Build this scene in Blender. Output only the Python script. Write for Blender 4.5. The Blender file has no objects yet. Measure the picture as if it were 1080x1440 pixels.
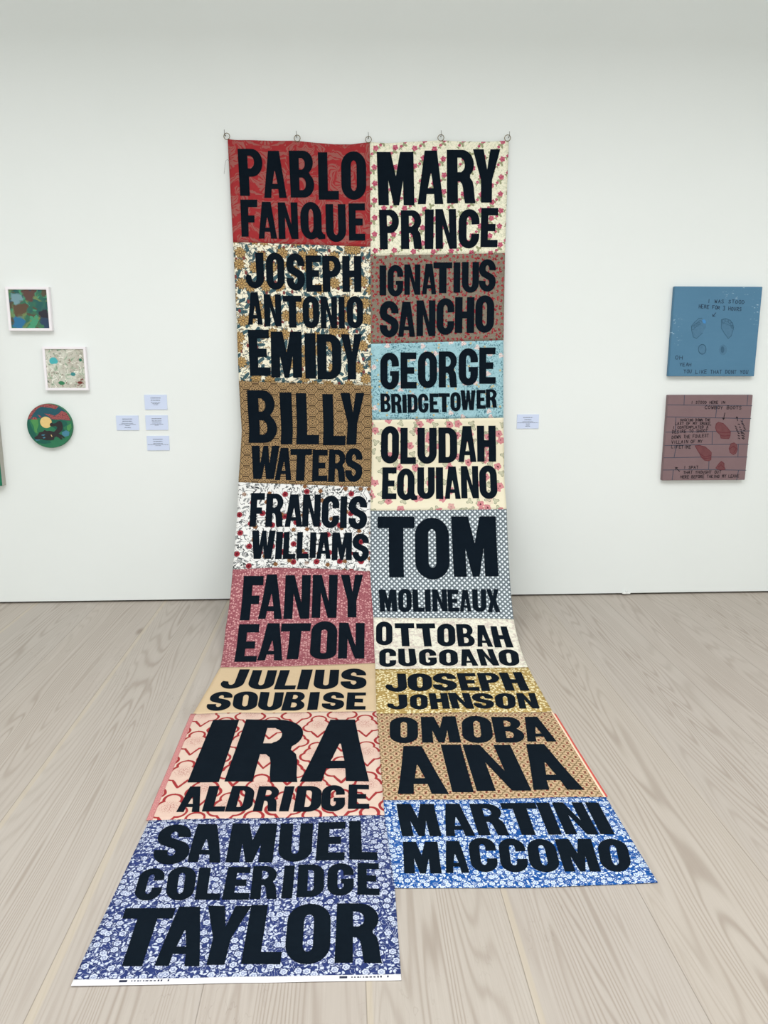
import bpy, bmesh, math, random
from mathutils import Vector, Matrix, noise
from mathutils.geometry import tessellate_polygon
random.seed(7)
C = bpy.context.scene.collection
scene = bpy.context.scene

# ------------------------------------------------------------------ camera
F_PX = 1081.5
cam_data = bpy.data.cameras.new('camera')
cam_data.sensor_fit = 'VERTICAL'
cam_data.sensor_height = 36.0
cam_data.lens = F_PX / 1440.0 * 36.0
cam = bpy.data.objects.new('camera', cam_data)
C.objects.link(cam)
R_ = Vector((0.998791, -0.049148, 0.000707))
D_ = Vector((-0.009067, -0.198358, -0.980088))
F_ = Vector((0.048310, 0.978897, -0.198564))
m = Matrix((R_, -D_, -F_)).transposed().to_4x4()
m.translation = (0, 0, 1.5)
cam.matrix_world = m
cam_data.clip_start = 0.05
scene.camera = cam

# ------------------------------------------------------------------ light and exposure
scene.view_settings.view_transform = 'Standard'
scene.view_settings.look = 'None'
scene.view_settings.gamma = 1.0
scene.view_settings.use_curve_mapping = False
scene.view_settings.exposure = 0.14
world = bpy.data.worlds.new('world')
scene.world = world
world.use_nodes = True
bg = world.node_tree.nodes['Background']
bg.inputs[0].default_value = (0.86, 0.93, 1.0, 1)
bg.inputs[1].default_value = 0.0

def area(name, loc, size, power, col, target=None):
    d = bpy.data.lights.new(name, 'AREA')
    d.shape = 'RECTANGLE'
    d.size, d.size_y = size
    d.energy = power
    d.color = col
    o = bpy.data.objects.new(name, d)
    C.objects.link(o)
    o.location = loc
    if target is not None:
        v = Vector(target) - Vector(loc)
        o.rotation_euler = v.to_track_quat('-Z', 'Y').to_euler()
    return o
LIGHT = (0.985, 0.995, 1.03)
area('ceiling_light_near_wall', (0.2, 3.2, 4.7), (8.0, 1.6), 28, LIGHT, (0.2, 3.2, 0))
area('ceiling_light_panel', (0.2, 0.7, 4.7), (8.0, 3.2), 285, LIGHT, (0.2, 0.7, 0))
area('front_fill_light', (0.2, -4.9, 1.2), (8.0, 1.6), 128, LIGHT, (0.2, 0, 1.2))  # added fill from behind the camera to brighten the wall, no real opening

WALL_Y = 4.6516

# ------------------------------------------------------------------ helpers
def lin(c):
    return tuple(((v/255)/12.92 if v/255 <= 0.04045 else ((v/255+0.055)/1.055)**2.4) for v in c)

class NT:                                        # node tree being written
    t = None
def nd(kind):
    return NT.t.nodes.new(kind)
def lk(sock, val):
    if isinstance(val, V): NT.t.links.new(val.s, sock)
    elif isinstance(val, (int, float)): sock.default_value = val
    else: sock.default_value = (*val, 1.0) if len(val) == 3 and len(sock.default_value) == 4 else val
def mth(op, a, b=None, c=None):
    n = nd('ShaderNodeMath'); n.operation = op
    lk(n.inputs[0], a)
    if b is not None: lk(n.inputs[1], b)
    if c is not None: lk(n.inputs[2], c)
    return V(n.outputs[0])
class V:
    def __init__(s, sock): s.s = sock
    def __add__(a, b): return mth('ADD', a, b)
    __radd__ = __add__
    def __sub__(a, b): return mth('SUBTRACT', a, b)
    def __rsub__(a, b): return mth('SUBTRACT', b, a)
    def __mul__(a, b): return mth('MULTIPLY', a, b)
    __rmul__ = __mul__
    def __truediv__(a, b): return mth('DIVIDE', a, b)
    def __neg__(a): return mth('MULTIPLY', a, -1.0)
def absv(a): return mth('ABSOLUTE', a)
def fract(a): return mth('FRACT', a)
def floor_(a): return mth('FLOOR', a)
def mn(a, b): return mth('MINIMUM', a, b)
def mx(a, b): return mth('MAXIMUM', a, b)
def sin_(a): return mth('SINE', a)
def cos_(a): return mth('COSINE', a)
def hyp(a, b): return mth('SQRT', a*a + b*b)
def clamp(a):
    n = nd('ShaderNodeClamp'); lk(n.inputs[0], a); return V(n.outputs[0])
def below(d, edge, soft):                        # 1 where d < edge
    return clamp((edge - d) / soft + 0.5) if isinstance(d, V) else None
def band(d, width, soft):                        # 1 where |d| < width
    return below(absv(d), width, soft)
def mix(f, a, b):
    n = nd('ShaderNodeMix'); n.data_type = 'RGBA'
    lk(n.inputs[0], f); lk(n.inputs[6], a); lk(n.inputs[7], b)
    return V(n.outputs[2])
def vec(x, y, z=0.0):
    n = nd('ShaderNodeCombineXYZ'); lk(n.inputs[0], x); lk(n.inputs[1], y); lk(n.inputs[2], z); return V(n.outputs[0])
def noi(x, y, scale, detail=2.0, rough=0.5, dist=0.0, z=0.0):
    n = nd('ShaderNodeTexNoise'); n.noise_dimensions = '3D'
    lk(n.inputs['Vector'], vec(x, y, z))
    n.inputs['Scale'].default_value = scale; n.inputs['Detail'].default_value = detail
    n.inputs['Roughness'].default_value = rough; n.inputs['Distortion'].default_value = dist
    return V(n.outputs[0])
def vor(x, y, scale, rnd=1.0, metric='EUCLIDEAN', feature='F1'):
    n = nd('ShaderNodeTexVoronoi'); n.voronoi_dimensions = '2D'; n.distance = metric; n.feature = feature
    X, Y = x*scale, y*scale
    lk(n.inputs['Vector'], vec(X, Y)); n.inputs['Scale'].default_value = 1.0; n.inputs['Randomness'].default_value = rnd
    if feature == 'DISTANCE_TO_EDGE':
        return V(n.outputs[0]) / scale
    sp = nd('ShaderNodeSeparateXYZ'); NT.t.links.new(n.outputs['Position'], sp.inputs[0])
    sc = nd('ShaderNodeSeparateColor'); NT.t.links.new(n.outputs['Color'], sc.inputs[0])
    return (X - V(sp.outputs[0]))/scale, (Y - V(sp.outputs[1]))/scale, V(sc.outputs[0]), V(sc.outputs[1])
def lattice(x, y, px, py, half=0.5):
    cx = floor_(x / px)
    odd = fract(cx * 0.5) * 2.0
    yy = y / py + odd * half
    return (fract(x / px) - 0.5) * px, (fract(yy) - 0.5) * py, cx, floor_(yy)
def wn(a, b):
    n = nd('ShaderNodeTexWhiteNoise'); n.noise_dimensions = '2D'; lk(n.inputs['Vector'], vec(a, b)); return V(n.outputs[0])
def petals(lx, ly, n, r, amp, ph=0.0, soft=0.0015):
    d = hyp(lx, ly)
    if n:
        th = mth('ARCTAN2', ly, lx)
        d = d / (1.0 + cos_(th * n + ph) * amp)
    return below(d, r, soft), d
def rot(lx, ly, a):
    c, s = cos_(a), sin_(a)
    return lx*c + ly*s, ly*c - lx*s

def material(name, color, rough=0.85, bump=None, metal=0.0, spec=0.3):
    """color: rgb tuple in 0..255 or a function(x, y, z) that returns a colour socket; coords 'cloth', 'object'."""
    mt = bpy.data.materials.new(name); mt.use_nodes = True
    NT.t = mt.node_tree
    b = mt.node_tree.nodes['Principled BSDF']
    b.inputs['Roughness'].default_value = rough
    b.inputs['Metallic'].default_value = metal
    b.inputs['Specular IOR Level'].default_value = spec
    return mt, b
def coords(kind):
    if kind == 'cloth':
        n = nd('ShaderNodeUVMap'); n.uv_map = 'cloth'; o = n.outputs[0]
    else:
        n = nd('ShaderNodeTexCoord'); o = n.outputs['Object']
    sp = nd('ShaderNodeSeparateXYZ'); NT.t.links.new(o, sp.inputs[0])
    return V(sp.outputs[0]), V(sp.outputs[1]), V(sp.outputs[2])
def put(b, sock, val):
    lk(b.inputs[sock], val)
def bump(b, h, strength, dist):
    n = nd('ShaderNodeBump'); n.inputs['Strength'].default_value = strength; n.inputs['Distance'].default_value = dist
    lk(n.inputs['Height'], h); NT.t.links.new(n.outputs[0], b.inputs['Normal'])
def plain(name, rgb, rough=0.8, var=0.06, scale=30.0, metal=0.0, spec=0.3):
    mt, b = material(name, None, rough, metal=metal, spec=spec)
    x, y, z = coords('object')
    n = noi(x, y, scale, 3.0, z=z)
    c = lin(rgb)
    put(b, 'Base Color', mix(n, tuple(v*(1-var) for v in c), tuple(min(1, v*(1+var)) for v in c)))
    return mt
def cloth(name, fn, weave=0.30):
    mt, b = material(name, None, 0.95, spec=0.1)
    x, y, _ = coords('cloth')
    put(b, 'Base Color', fn(x, y))
    bump(b, noi(x, y, 900.0, 1.0)*0.12 + noi(x*0.6, y, 34.0, 2.0, 0.5, 0.6), weave, 0.0045)
    return mt

# ------------------------------------------------------------------ objects helpers
def finish(name, bm, mats, parent=None, smooth=False):
    me = bpy.data.meshes.new(name)
    bm.normal_update()
    bm.to_mesh(me); bm.free()
    if not isinstance(mats, (list, tuple)): mats = [mats]
    for mt in mats: me.materials.append(mt)
    if smooth:
        for p in me.polygons: p.use_smooth = True
    o = bpy.data.objects.new(name, me)
    C.objects.link(o)
    if parent is not None: o.parent = parent
    return o
def tag(o, label=None, cat=None, group=None, kind=None):
    if label: o['label'] = label
    if cat: o['category'] = cat
    if group: o['group'] = group
    if kind: o['kind'] = kind
    return o
def empty(name, loc, label, cat, group=None):
    o = bpy.data.objects.new(name, None); C.objects.link(o); o.location = loc
    o.empty_display_size = 0.05
    return tag(o, label, cat, group)
def box(bm, x0, x1, y0, y1, z0, z1, mi=0):
    v = [bm.verts.new((x, y, z)) for x in (x0, x1) for y in (y0, y1) for z in (z0, z1)]
    fs = [(0,1,3,2),(4,6,7,5),(0,4,5,1),(2,3,7,6),(0,2,6,4),(1,5,7,3)]
    out = []
    for f in fs:
        fc = bm.faces.new([v[i] for i in f]); fc.material_index = mi; out.append(fc)
    return out
def poly(bm, pts, y, mi=0, depth=0.0):           # flat polygon facing -y, front at y, optional depth backwards
    tris = tessellate_polygon([[Vector((p[0], p[1], 0)) for p in pts]])
    vs = [bm.verts.new((p[0], y, p[1])) for p in pts]
    for t in tris:
        try: f = bm.faces.new([vs[i] for i in t])
        except ValueError: continue
        f.normal_update()
        if f.normal.y > 0: f.normal_flip()
        f.material_index = mi
def ribbon(bm, pts, w, y, mi=0):
    for (a, b) in zip(pts[:-1], pts[1:]):
        a = Vector(a); b = Vector(b); d = b - a
        if d.length < 1e-6: continue
        d.normalize(); n = Vector((-d.y, d.x)) * w/2
        e = d * w * 0.35
        q = [a - e + n, a - e - n, b + e - n, b + e + n]
        vs = [bm.verts.new((p.x, y, p.y)) for p in q]
        f = bm.faces.new(vs); f.normal_update()
        if f.normal.y > 0: f.normal_flip()
        f.material_index = mi
def tube(bm, pts, r, n=8, closed=False, mi=0):
    pts = [Vector(p) for p in pts]; rings = []
    N = len(pts)
    for i, p in enumerate(pts):
        a = pts[(i-1) % N] if (closed or i > 0) else p
        b = pts[(i+1) % N] if (closed or i < N-1) else p
        t = (b - a).normalized()
        ref = Vector((0.12, 0.31, 0.94)) if abs(t.z) < 0.9 else Vector((1, 0.1, 0))
        u = t.cross(ref).normalized(); w = t.cross(u)
        rings.append([bm.verts.new(p + (u*math.cos(2*math.pi*k/n) + w*math.sin(2*math.pi*k/n))*r) for k in range(n)])
    M = N if closed else N-1
    for i in range(M):
        A, B = rings[i], rings[(i+1) % N]
        off = 0
        if closed and i == N-1:
            off = min(range(n), key=lambda o: (A[0].co - B[o].co).length)
        for k in range(n):
            f = bm.faces.new((A[k], A[(k+1) % n], B[(k+1+off) % n], B[(k+off) % n])); f.material_index = mi
    if not closed:
        bm.faces.new(rings[0][::-1]); bm.faces.new(rings[-1])
    bmesh.ops.recalc_face_normals(bm, faces=bm.faces[:])
def smoothstep(a, b, x):
    t = max(0.0, min(1.0, (x-a)/(b-a))); return t*t*(3-2*t)

# ------------------------------------------------------------------ setting materials
def mat_wall():
    mt, b = material('white_wall_paint', None, 0.75, spec=0.25)
    x, y, z = coords('object')
    n = noi(x, y, 1.3, 3.0, z=z)
    put(b, 'Base Color', mix(n, lin((226, 231, 227)), lin((232, 236, 233))))
    bump(b, noi(x, y, 260.0, 2.0, z=z), 0.08, 0.001)
    return mt
def mat_floor():
    mt, b = material('whitened_wood_planks', None, 0.5, spec=0.3)
    x, y, z = coords('object')
    PW = 0.394
    q = (x - 0.036) / PW
    idx = floor_(q); fx = fract(q)
    r1 = wn(idx, 3.0); r2 = wn(idx, 8.0); r3 = wn(idx, 21.0)
    lx = (fx - 0.5) * PW
    # slow drift of the grain along the plank
    drift = (noi(y, r1*40.0, 0.7, 2.0) - 0.5) * 0.10
    # cathedral figure = contour lines of a field stretched along the plank
    fld = noi(lx*6.5 + r1*31.0, y*0.30 + r2*17.0, 1.0, 1.5, 0.4) * 1.0 + (lx + drift) * (r3 - 0.5) * 3.0
    rings = sin_(fld * 200.0 + noi(x, y*0.15, 24.0, 1.0)*2.0) * 0.5 + 0.5
    rings = mth('POWER', rings, 2.8)
    # heart zone in the middle of each plank shows it most
    heart = below(absv(lx + drift), 0.10, 0.16)
    fine = noi(x*1.0 + r1*9.0, y*0.012, 230.0, 3.0, 0.6)
    fibre = noi(x + r2*5.0, y*0.03, 75.0, 3.0, 0.6)
    blot = noi(x, y*0.35, 2.2, 4.0, 0.55)
    base = mix(blot, lin((190, 181, 169)), lin((210, 202, 192)))
    base = mix(r1*0.5, base, lin((205, 192, 175)))
    base = mix(r3*0.35, base, lin((196, 186, 178)))
    base = mix(clamp((fine - 0.45)*1.6)*0.35, base, lin((168, 152, 134)))
    base = mix(clamp((fibre - 0.5)*2.0)*0.45, base, lin((226, 219, 208)))
    base = mix(rings * (heart*0.65 + 0.35) * 0.44, base, lin((148, 131, 115)))
    # small knots and dark checks
    kx, ky, kr, _ = vor(x, y*0.35, 1.7, 1.0)
    kd = hyp(kx, ky)
    base = mix(below(kd, 0.016, 0.018) * below(kr, 0.55, 0.02) * 0.55, base, lin((128, 108, 90)))
    chk = band(noi(x*3.0, y*0.8, 5.0, 3.0, 0.6) - 0.5, 0.004, 0.006) * below(noi(x, y, 1.4, 1.0), 0.42, 0.06)
    base = mix(chk*0.18, base, lin((120, 104, 90)))
    # pale sapwood strip along one side of some planks
    sap = below(fx, 0.02 + r2*0.045, 0.012) * below(r1, 0.45, 0.02)
    base = mix(sap*0.45, base, lin((216, 202, 176)))
    # joints
    jd = mn(fx, 1.0 - fx) * PW
    joint = below(jd, 0.0012, 0.0014)
    base = mix(joint * 0.5, base, lin((104, 92, 80)))
    base = mix(0.25, base, (0.0, 0.0, 0.0))
    put(b, 'Base Color', base)
    put(b, 'Roughness', 0.55 - fibre*0.12)
    bump(b, rings*0.6 + fine*0.5 - joint*2.0, 0.12, 0.001)
    return mt
M_WALL = mat_wall()
M_FLOOR = mat_floor()
M_CEIL = plain('white_ceiling_paint', (236, 236, 233), 0.9, 0.02, 2.0)

# ------------------------------------------------------------------ the setting
def shell(name, boxes, mt):
    bm = bmesh.new()
    for q in boxes: box(bm, *q)
    bmesh.ops.recalc_face_normals(bm, faces=bm.faces[:])
    return tag(finish(name, bm, mt), kind='structure')
X0, X1, YB, ZC = -5.2, 5.6, -5.0, 4.8
shell('floor', [(X0, X1, YB, WALL_Y+0.2, -0.1, 0.0)], M_FLOOR)
shell('wall_back', [(X0, X1, WALL_Y, WALL_Y+0.2, 0.012, ZC)], M_WALL)
shell('wall_left', [(X0-0.2, X0, YB, WALL_Y+0.2, -0.1, ZC)], M_WALL)
shell('wall_right', [(X1, X1+0.2, YB, WALL_Y+0.2, -0.1, ZC)], M_WALL)
shell('wall_front', [(X0-0.2, X1+0.2, YB-0.2, YB, -0.1, ZC)], M_WALL)
shell('ceiling', [(X0-0.2, X1+0.2, YB-0.2, WALL_Y+0.2, ZC, ZC+0.1)], M_CEIL)
shell('upper_wall_light_blocker', [(X0, X1, 2.9, 3.2, 3.69, ZC)], M_CEIL)  # unseen block, added to keep the ceiling light off the upper wall

# ---- measured cloth: edges, seams between panels, hanging profile (metres), letters as corners on the cloth
EDGE_L=[[-0.1, -0.642], [0.099, -0.642], [0.644, -0.631], [1.044, -0.625], [1.424, -0.623], [1.61, -0.618], [1.714, -0.614], [1.995, -0.637], [2.17, -0.639], [2.559, -0.646], [2.948, -0.651], [3.308, -0.626], [3.523, -0.642], [3.803, -0.664], [4.564, -0.659], [5.244, -0.678], [5.6, -0.678]]
EDGE_M=[[-0.1, 0.147], [0.104, 0.147], [0.664, 0.149], [1.448, 0.15], [1.654, 0.156], [1.996, 0.149], [2.177, 0.139], [2.578, 0.129], [2.881, 0.139], [3.319, 0.133], [3.838, 0.119], [4.593, 0.116], [4.934, 0.128], [5.261, 0.123], [5.6, 0.123]]
EDGE_R=[[-0.1, 0.933], [0.086, 0.933], [0.303, 0.931], [0.691, 0.928], [1.188, 0.931], [1.644, 0.942], [1.842, 0.948], [2.2, 0.948], [2.744, 0.917], [2.916, 0.904], [3.377, 0.88], [3.854, 0.875], [4.509, 0.888], [4.948, 0.892], [5.6, 0.892]]
BOUND_L=[[(-1, 0.0989), (-0.9418, 0.1038), (-0.8522, 0.1029), (-0.7029, 0.105), (-0.5179, 0.103), (-0.4029, 0.1111), (-0.2524, 0.1188), (-0.1264, 0.1175), (0, 0.1043)], [(-1, 0.646), (0, 0.6655)], [(-1, 1.4243), (0, 1.4506)], [(-1, 2.0178), (0, 2.052)], [(-1, 2.5572), (-0.7091, 2.5484), (-0.3409, 2.5613), (0, 2.5829)], [(-1, 3.3081), (-0.5367, 3.3096), (0, 3.293)], [(-1, 3.8001), (0, 3.8141)], [(-1, 4.5701), (0, 4.5813)], [(-1, 5.2467), (-0.508, 5.2548), (0, 5.2657)]]
BOUND_R=[[(0, 0.105), (0.127, 0.1093), (0.3053, 0.1), (0.4992, 0.0905), (0.6633, 0.0944), (0.8432, 0.0944), (1, 0.086)], [(0, 0.7155), (1, 0.6953)], [(0, 1.2101), (1, 1.1881)], [(0, 1.6523), (1, 1.6417)], [(0, 2.1998), (1, 2.1999)], [(0, 2.8814), (1, 2.9133)], [(0, 3.3646), (1, 3.3803)], [(0, 3.8376), (1, 3.8557)], [(0, 4.4937), (1, 4.5098)], [(0, 4.9368), (0.5291, 4.9549), (1, 4.9508)]]
PROFILE=[(4.635, 2.78), (4.63, 2.5), (4.617, 2.0), (4.602, 1.6), (4.592, 1.3), (4.566, 0.97), (4.535, 0.8), (4.445, 0.62), (4.33, 0.45), (4.22, 0.31), (4.08, 0.17), (3.92, 0.075), (3.74, 0.022), (3.55, 0.004), (3.35, 0.0015), (3.0, 0.0015), (2.6, 0.0015), (2.2, 0.0015), (1.9, 0.0015), (1.5, 0.0015)]
WORDS=[
('L',0,'P -0.9315 0.3966 -0.7675 0.3953 -0.7623 0.1478 -0.9345 0.1495; A -0.7612 0.4058 -0.5999 0.4045 -0.5999 0.1564 -0.7612 0.158; B -0.5708 0.4026 -0.4024 0.4013 -0.3963 0.1536 -0.575 0.1554; L -0.3701 0.4124 -0.225 0.4113 -0.2236 0.1606 -0.3697 0.162; O -0.2059 0.4119 -0.0267 0.4105 -0.0267 0.1538 -0.2059 0.1556'),
('L',0,'F -0.936 0.6163 -0.8256 0.6156 -0.8119 0.4159 -0.9329 0.4168; A -0.8128 0.6263 -0.6799 0.6255 -0.6799 0.4269 -0.8128 0.4279; N -0.6684 0.627 -0.5244 0.6261 -0.5252 0.4282 -0.6664 0.4293; Q -0.5073 0.6285 -0.3287 0.6275 -0.3287 0.4242 -0.5073 0.4256; U -0.3243 0.6415 -0.1749 0.6406 -0.1796 0.4353 -0.3239 0.4364; E -0.1559 0.6322 -0.0383 0.6315 -0.036 0.4301 -0.1566 0.4311'),
('R',0,'M 0.0609 0.4392 0.3228 0.4372 0.3126 0.1537 0.0495 0.1563; A 0.3469 0.4313 0.534 0.4298 0.534 0.1443 0.3469 0.1461; R 0.5612 0.4256 0.7705 0.424 0.7497 0.1381 0.5526 0.1401; Y 0.7514 0.42 0.9468 0.4185 0.9396 0.133 0.7419 0.135'),
('R',0,'P 0.0706 0.6782 0.2104 0.6774 0.21 0.4626 0.064 0.4637; R 0.2261 0.6765 0.3819 0.6756 0.3741 0.4638 0.2233 0.465; I 0.3997 0.6755 0.4645 0.6752 0.4645 0.4591 0.3997 0.4596; N 0.4819 0.6743 0.6395 0.6734 0.6264 0.4562 0.4762 0.4574; C 0.6492 0.6716 0.803 0.6708 0.803 0.455 0.6492 0.4561; E 0.814 0.6632 0.9411 0.6625 0.9411 0.4482 0.814 0.4491'),
('L',1,'J -0.92 0.8998 -0.7846 0.8993 -0.7846 0.702 -0.92 0.7028; O -0.7689 0.9073 -0.6343 0.9068 -0.6343 0.7012 -0.7689 0.7019; S -0.6207 0.9116 -0.4857 0.9111 -0.4857 0.7044 -0.6207 0.7051; E -0.4775 0.9167 -0.3634 0.9163 -0.3634 0.7157 -0.4775 0.7163; P -0.3549 0.9179 -0.2193 0.9174 -0.2193 0.7165 -0.3549 0.7172; H -0.2086 0.9174 -0.0683 0.9169 -0.0683 0.7165 -0.2086 0.7173'),
('L',1,'A -0.9158 1.1031 -0.8057 1.1029 -0.8057 0.9219 -0.9158 0.9223; N -0.7934 1.1126 -0.6668 1.1124 -0.6668 0.9319 -0.7934 0.9323; T -0.6532 1.1189 -0.5145 1.1186 -0.5145 0.9395 -0.6532 0.9399; O -0.5081 1.1219 -0.3852 1.1217 -0.3852 0.9406 -0.5081 0.9411; N -0.3745 1.1225 -0.2524 1.1223 -0.2524 0.9443 -0.3745 0.9447; I -0.2394 1.1222 -0.1951 1.1222 -0.1951 0.9441 -0.2394 0.9442; O -0.1788 1.1213 -0.0574 1.1211 -0.0574 0.9395 -0.1788 0.9399'),
('L',1,'E -0.9144 1.3933 -0.7588 1.3934 -0.7624 1.1314 -0.9184 1.1317; M -0.7548 1.4034 -0.5221 1.4035 -0.5199 1.1408 -0.7499 1.1412; I -0.4989 1.4102 -0.4172 1.4102 -0.4172 1.1505 -0.4989 1.1506; D -0.4064 1.4144 -0.224 1.4145 -0.224 1.1551 -0.4064 1.1554; Y -0.2262 1.4145 -0.0673 1.4146 -0.0673 1.1549 -0.2262 1.1551'),
('R',1,'I 0.0665 0.9351 0.1159 0.9349 0.1159 0.7676 0.0665 0.7679; G 0.1267 0.9414 0.2419 0.941 0.2419 0.7646 0.1267 0.7652; N 0.2505 0.9312 0.3691 0.9308 0.3691 0.7616 0.2505 0.7622; A 0.3821 0.9275 0.488 0.9271 0.488 0.757 0.3821 0.7575; T 0.4663 0.9215 0.6059 0.921 0.6059 0.7492 0.4663 0.7498; I 0.6167 0.9185 0.6666 0.9183 0.6666 0.7489 0.6167 0.7491; U 0.6796 0.9191 0.8067 0.9186 0.8067 0.7458 0.6796 0.7464; S 0.8075 0.9121 0.9327 0.9116 0.9327 0.7298 0.8075 0.7304'),
('R',1,'S 0.0666 1.1728 0.2074 1.1726 0.2074 0.9655 0.0666 0.966; A 0.2041 1.1693 0.331 1.1691 0.331 0.9709 0.2041 0.9713; N 0.3419 1.165 0.4832 1.1648 0.4832 0.9622 0.3419 0.9627; C 0.4919 1.1581 0.6248 1.1579 0.6248 0.9495 0.4919 0.9499; H 0.6302 1.1463 0.7754 1.146 0.7754 0.9433 0.6302 0.9437; O 0.783 1.1452 0.9253 1.145 0.9253 0.9321 0.783 0.9326'),
('R',2,'G 0.0696 1.4738 0.2089 1.4739 0.2089 1.2598 0.0696 1.2599; E 0.2219 1.468 0.3419 1.4681 0.3419 1.2589 0.2219 1.259; O 0.3528 1.4656 0.4961 1.4657 0.4961 1.2529 0.3528 1.253; R 0.5092 1.4615 0.6484 1.4616 0.6484 1.2528 0.5092 1.2529; G 0.6605 1.4506 0.8055 1.4508 0.8055 1.2343 0.6605 1.2344; E 0.8165 1.4406 0.941 1.4407 0.941 1.23 0.8165 1.2301'),
('R',2,'B 0.0669 1.6049 0.1424 1.6051 0.1424 1.4969 0.0669 1.4968; R 0.1472 1.6113 0.2258 1.6115 0.2258 1.4993 0.1472 1.4992; I 0.2317 1.6115 0.2636 1.6116 0.2636 1.5032 0.2317 1.5032; D 0.2716 1.61 0.3463 1.6102 0.3463 1.501 0.2716 1.5009; G 0.3504 1.6102 0.4282 1.6104 0.4282 1.498 0.3504 1.4979; E 0.4382 1.6096 0.5052 1.6098 0.5052 1.4974 0.4382 1.4973; T 0.5052 1.6067 0.5913 1.6068 0.5913 1.4959 0.5052 1.4958; O 0.5954 1.603 0.6735 1.6031 0.6735 1.4898 0.5954 1.4898; W 0.6737 1.5953 0.787 1.5956 0.787 1.4792 0.6737 1.479; E 0.7961 1.5878 0.8644 1.5879 0.8644 1.4769 0.7961 1.4768; R 0.8665 1.5817 0.9499 1.5819 0.9499 1.4731 0.8665 1.4731'),
('L',2,'B -0.9434 1.7847 -0.7294 1.7854 -0.7294 1.4769 -0.9434 1.4767; I -0.6994 1.7932 -0.6111 1.7936 -0.6085 1.4896 -0.6995 1.4895; L -0.5813 1.7945 -0.4065 1.7952 -0.4043 1.4941 -0.5758 1.4939; L -0.3764 1.8004 -0.2044 1.8011 -0.2016 1.4994 -0.3748 1.4992; Y -0.2511 1.7975 -0.0677 1.7982 -0.0542 1.4928 -0.2366 1.4926'),
('L',2,'W -0.9191 1.9982 -0.7071 1.9994 -0.7071 1.8017 -0.9191 1.8009; A -0.7283 2.0063 -0.6046 2.0069 -0.6046 1.815 -0.7283 1.8145; T -0.6207 2.0104 -0.4584 2.0113 -0.4584 1.8215 -0.6207 1.8209; E -0.4492 2.0139 -0.3334 2.0146 -0.3365 1.8272 -0.4526 1.8267; R -0.3289 2.019 -0.1975 2.0198 -0.2003 1.8277 -0.3255 1.8272; S -0.2009 2.0198 -0.0707 2.0205 -0.0707 1.8188 -0.2009 1.8183'),
('L',3,'F -0.9022 2.2939 -0.7982 2.2948 -0.7982 2.0855 -0.9022 2.0849; R -0.7851 2.2949 -0.6548 2.296 -0.6548 2.091 -0.7851 2.0901; A -0.6406 2.297 -0.5101 2.2981 -0.5101 2.0955 -0.6406 2.0946; N -0.5112 2.2981 -0.3771 2.2992 -0.3771 2.0964 -0.5112 2.0955; C -0.366 2.3075 -0.235 2.3086 -0.235 2.1045 -0.366 2.1037; I -0.2273 2.3096 -0.177 2.31 -0.177 2.1094 -0.2273 2.1091; S -0.1638 2.3183 -0.0248 2.3195 -0.0248 2.1086 -0.1638 2.1077'),
('L',3,'W -0.8791 2.4932 -0.7044 2.495 -0.7044 2.32 -0.8791 2.3185; I -0.6988 2.4968 -0.6497 2.4973 -0.6497 2.3277 -0.6988 2.3273; L -0.6422 2.4974 -0.5514 2.4983 -0.5514 2.3304 -0.6422 2.3296; L -0.5429 2.4957 -0.453 2.4966 -0.453 2.3322 -0.5429 2.3314; I -0.4466 2.493 -0.4017 2.4935 -0.4017 2.3345 -0.4466 2.3341; A -0.3962 2.4999 -0.2911 2.5009 -0.2911 2.3354 -0.3962 2.3345; M -0.2834 2.51 -0.1353 2.5115 -0.1353 2.3386 -0.2834 2.3373; S -0.1309 2.5197 -0.0093 2.5209 -0.0093 2.347 -0.1309 2.3459'),
('R',3,'O 0.0685 1.9107 0.2033 1.9113 0.2033 1.6884 0.0685 1.688; L 0.2149 1.9141 0.3315 1.9147 0.3315 1.6996 0.2149 1.6993; U 0.343 1.9138 0.4877 1.9145 0.4877 1.7001 0.343 1.6997; D 0.5016 1.9091 0.6432 1.9098 0.6432 1.6987 0.5016 1.6983; A 0.6526 1.9043 0.7888 1.9049 0.7888 1.6901 0.6526 1.6897; H 0.7958 1.9031 0.9381 1.9038 0.9381 1.6887 0.7958 1.6883'),
('R',3,'E 0.0814 2.1287 0.1887 2.1294 0.1887 1.9341 0.0814 1.9336; Q 0.1924 2.1362 0.3432 2.1372 0.3432 1.9413 0.1924 1.9405; U 0.3432 2.1305 0.4727 2.1314 0.4727 1.9355 0.3432 1.9349; I 0.4819 2.1314 0.5358 2.1318 0.5358 1.9358 0.4819 1.9356; A 0.5473 2.1309 0.6647 2.1318 0.6647 1.9319 0.5473 1.9313; N 0.6705 2.1279 0.8008 2.1288 0.8008 1.9298 0.6705 1.9292; O 0.8089 2.1328 0.9418 2.1337 0.9418 1.9259 0.8089 1.9253'),
('R',4,'T 0.0528 2.618 0.3213 2.6211 0.3213 2.2409 0.0528 2.2387; O 0.3245 2.6355 0.5707 2.6384 0.5707 2.2497 0.3245 2.2477; M 0.5982 2.6224 0.9186 2.6261 0.917 2.2447 0.5904 2.2421'),
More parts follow.
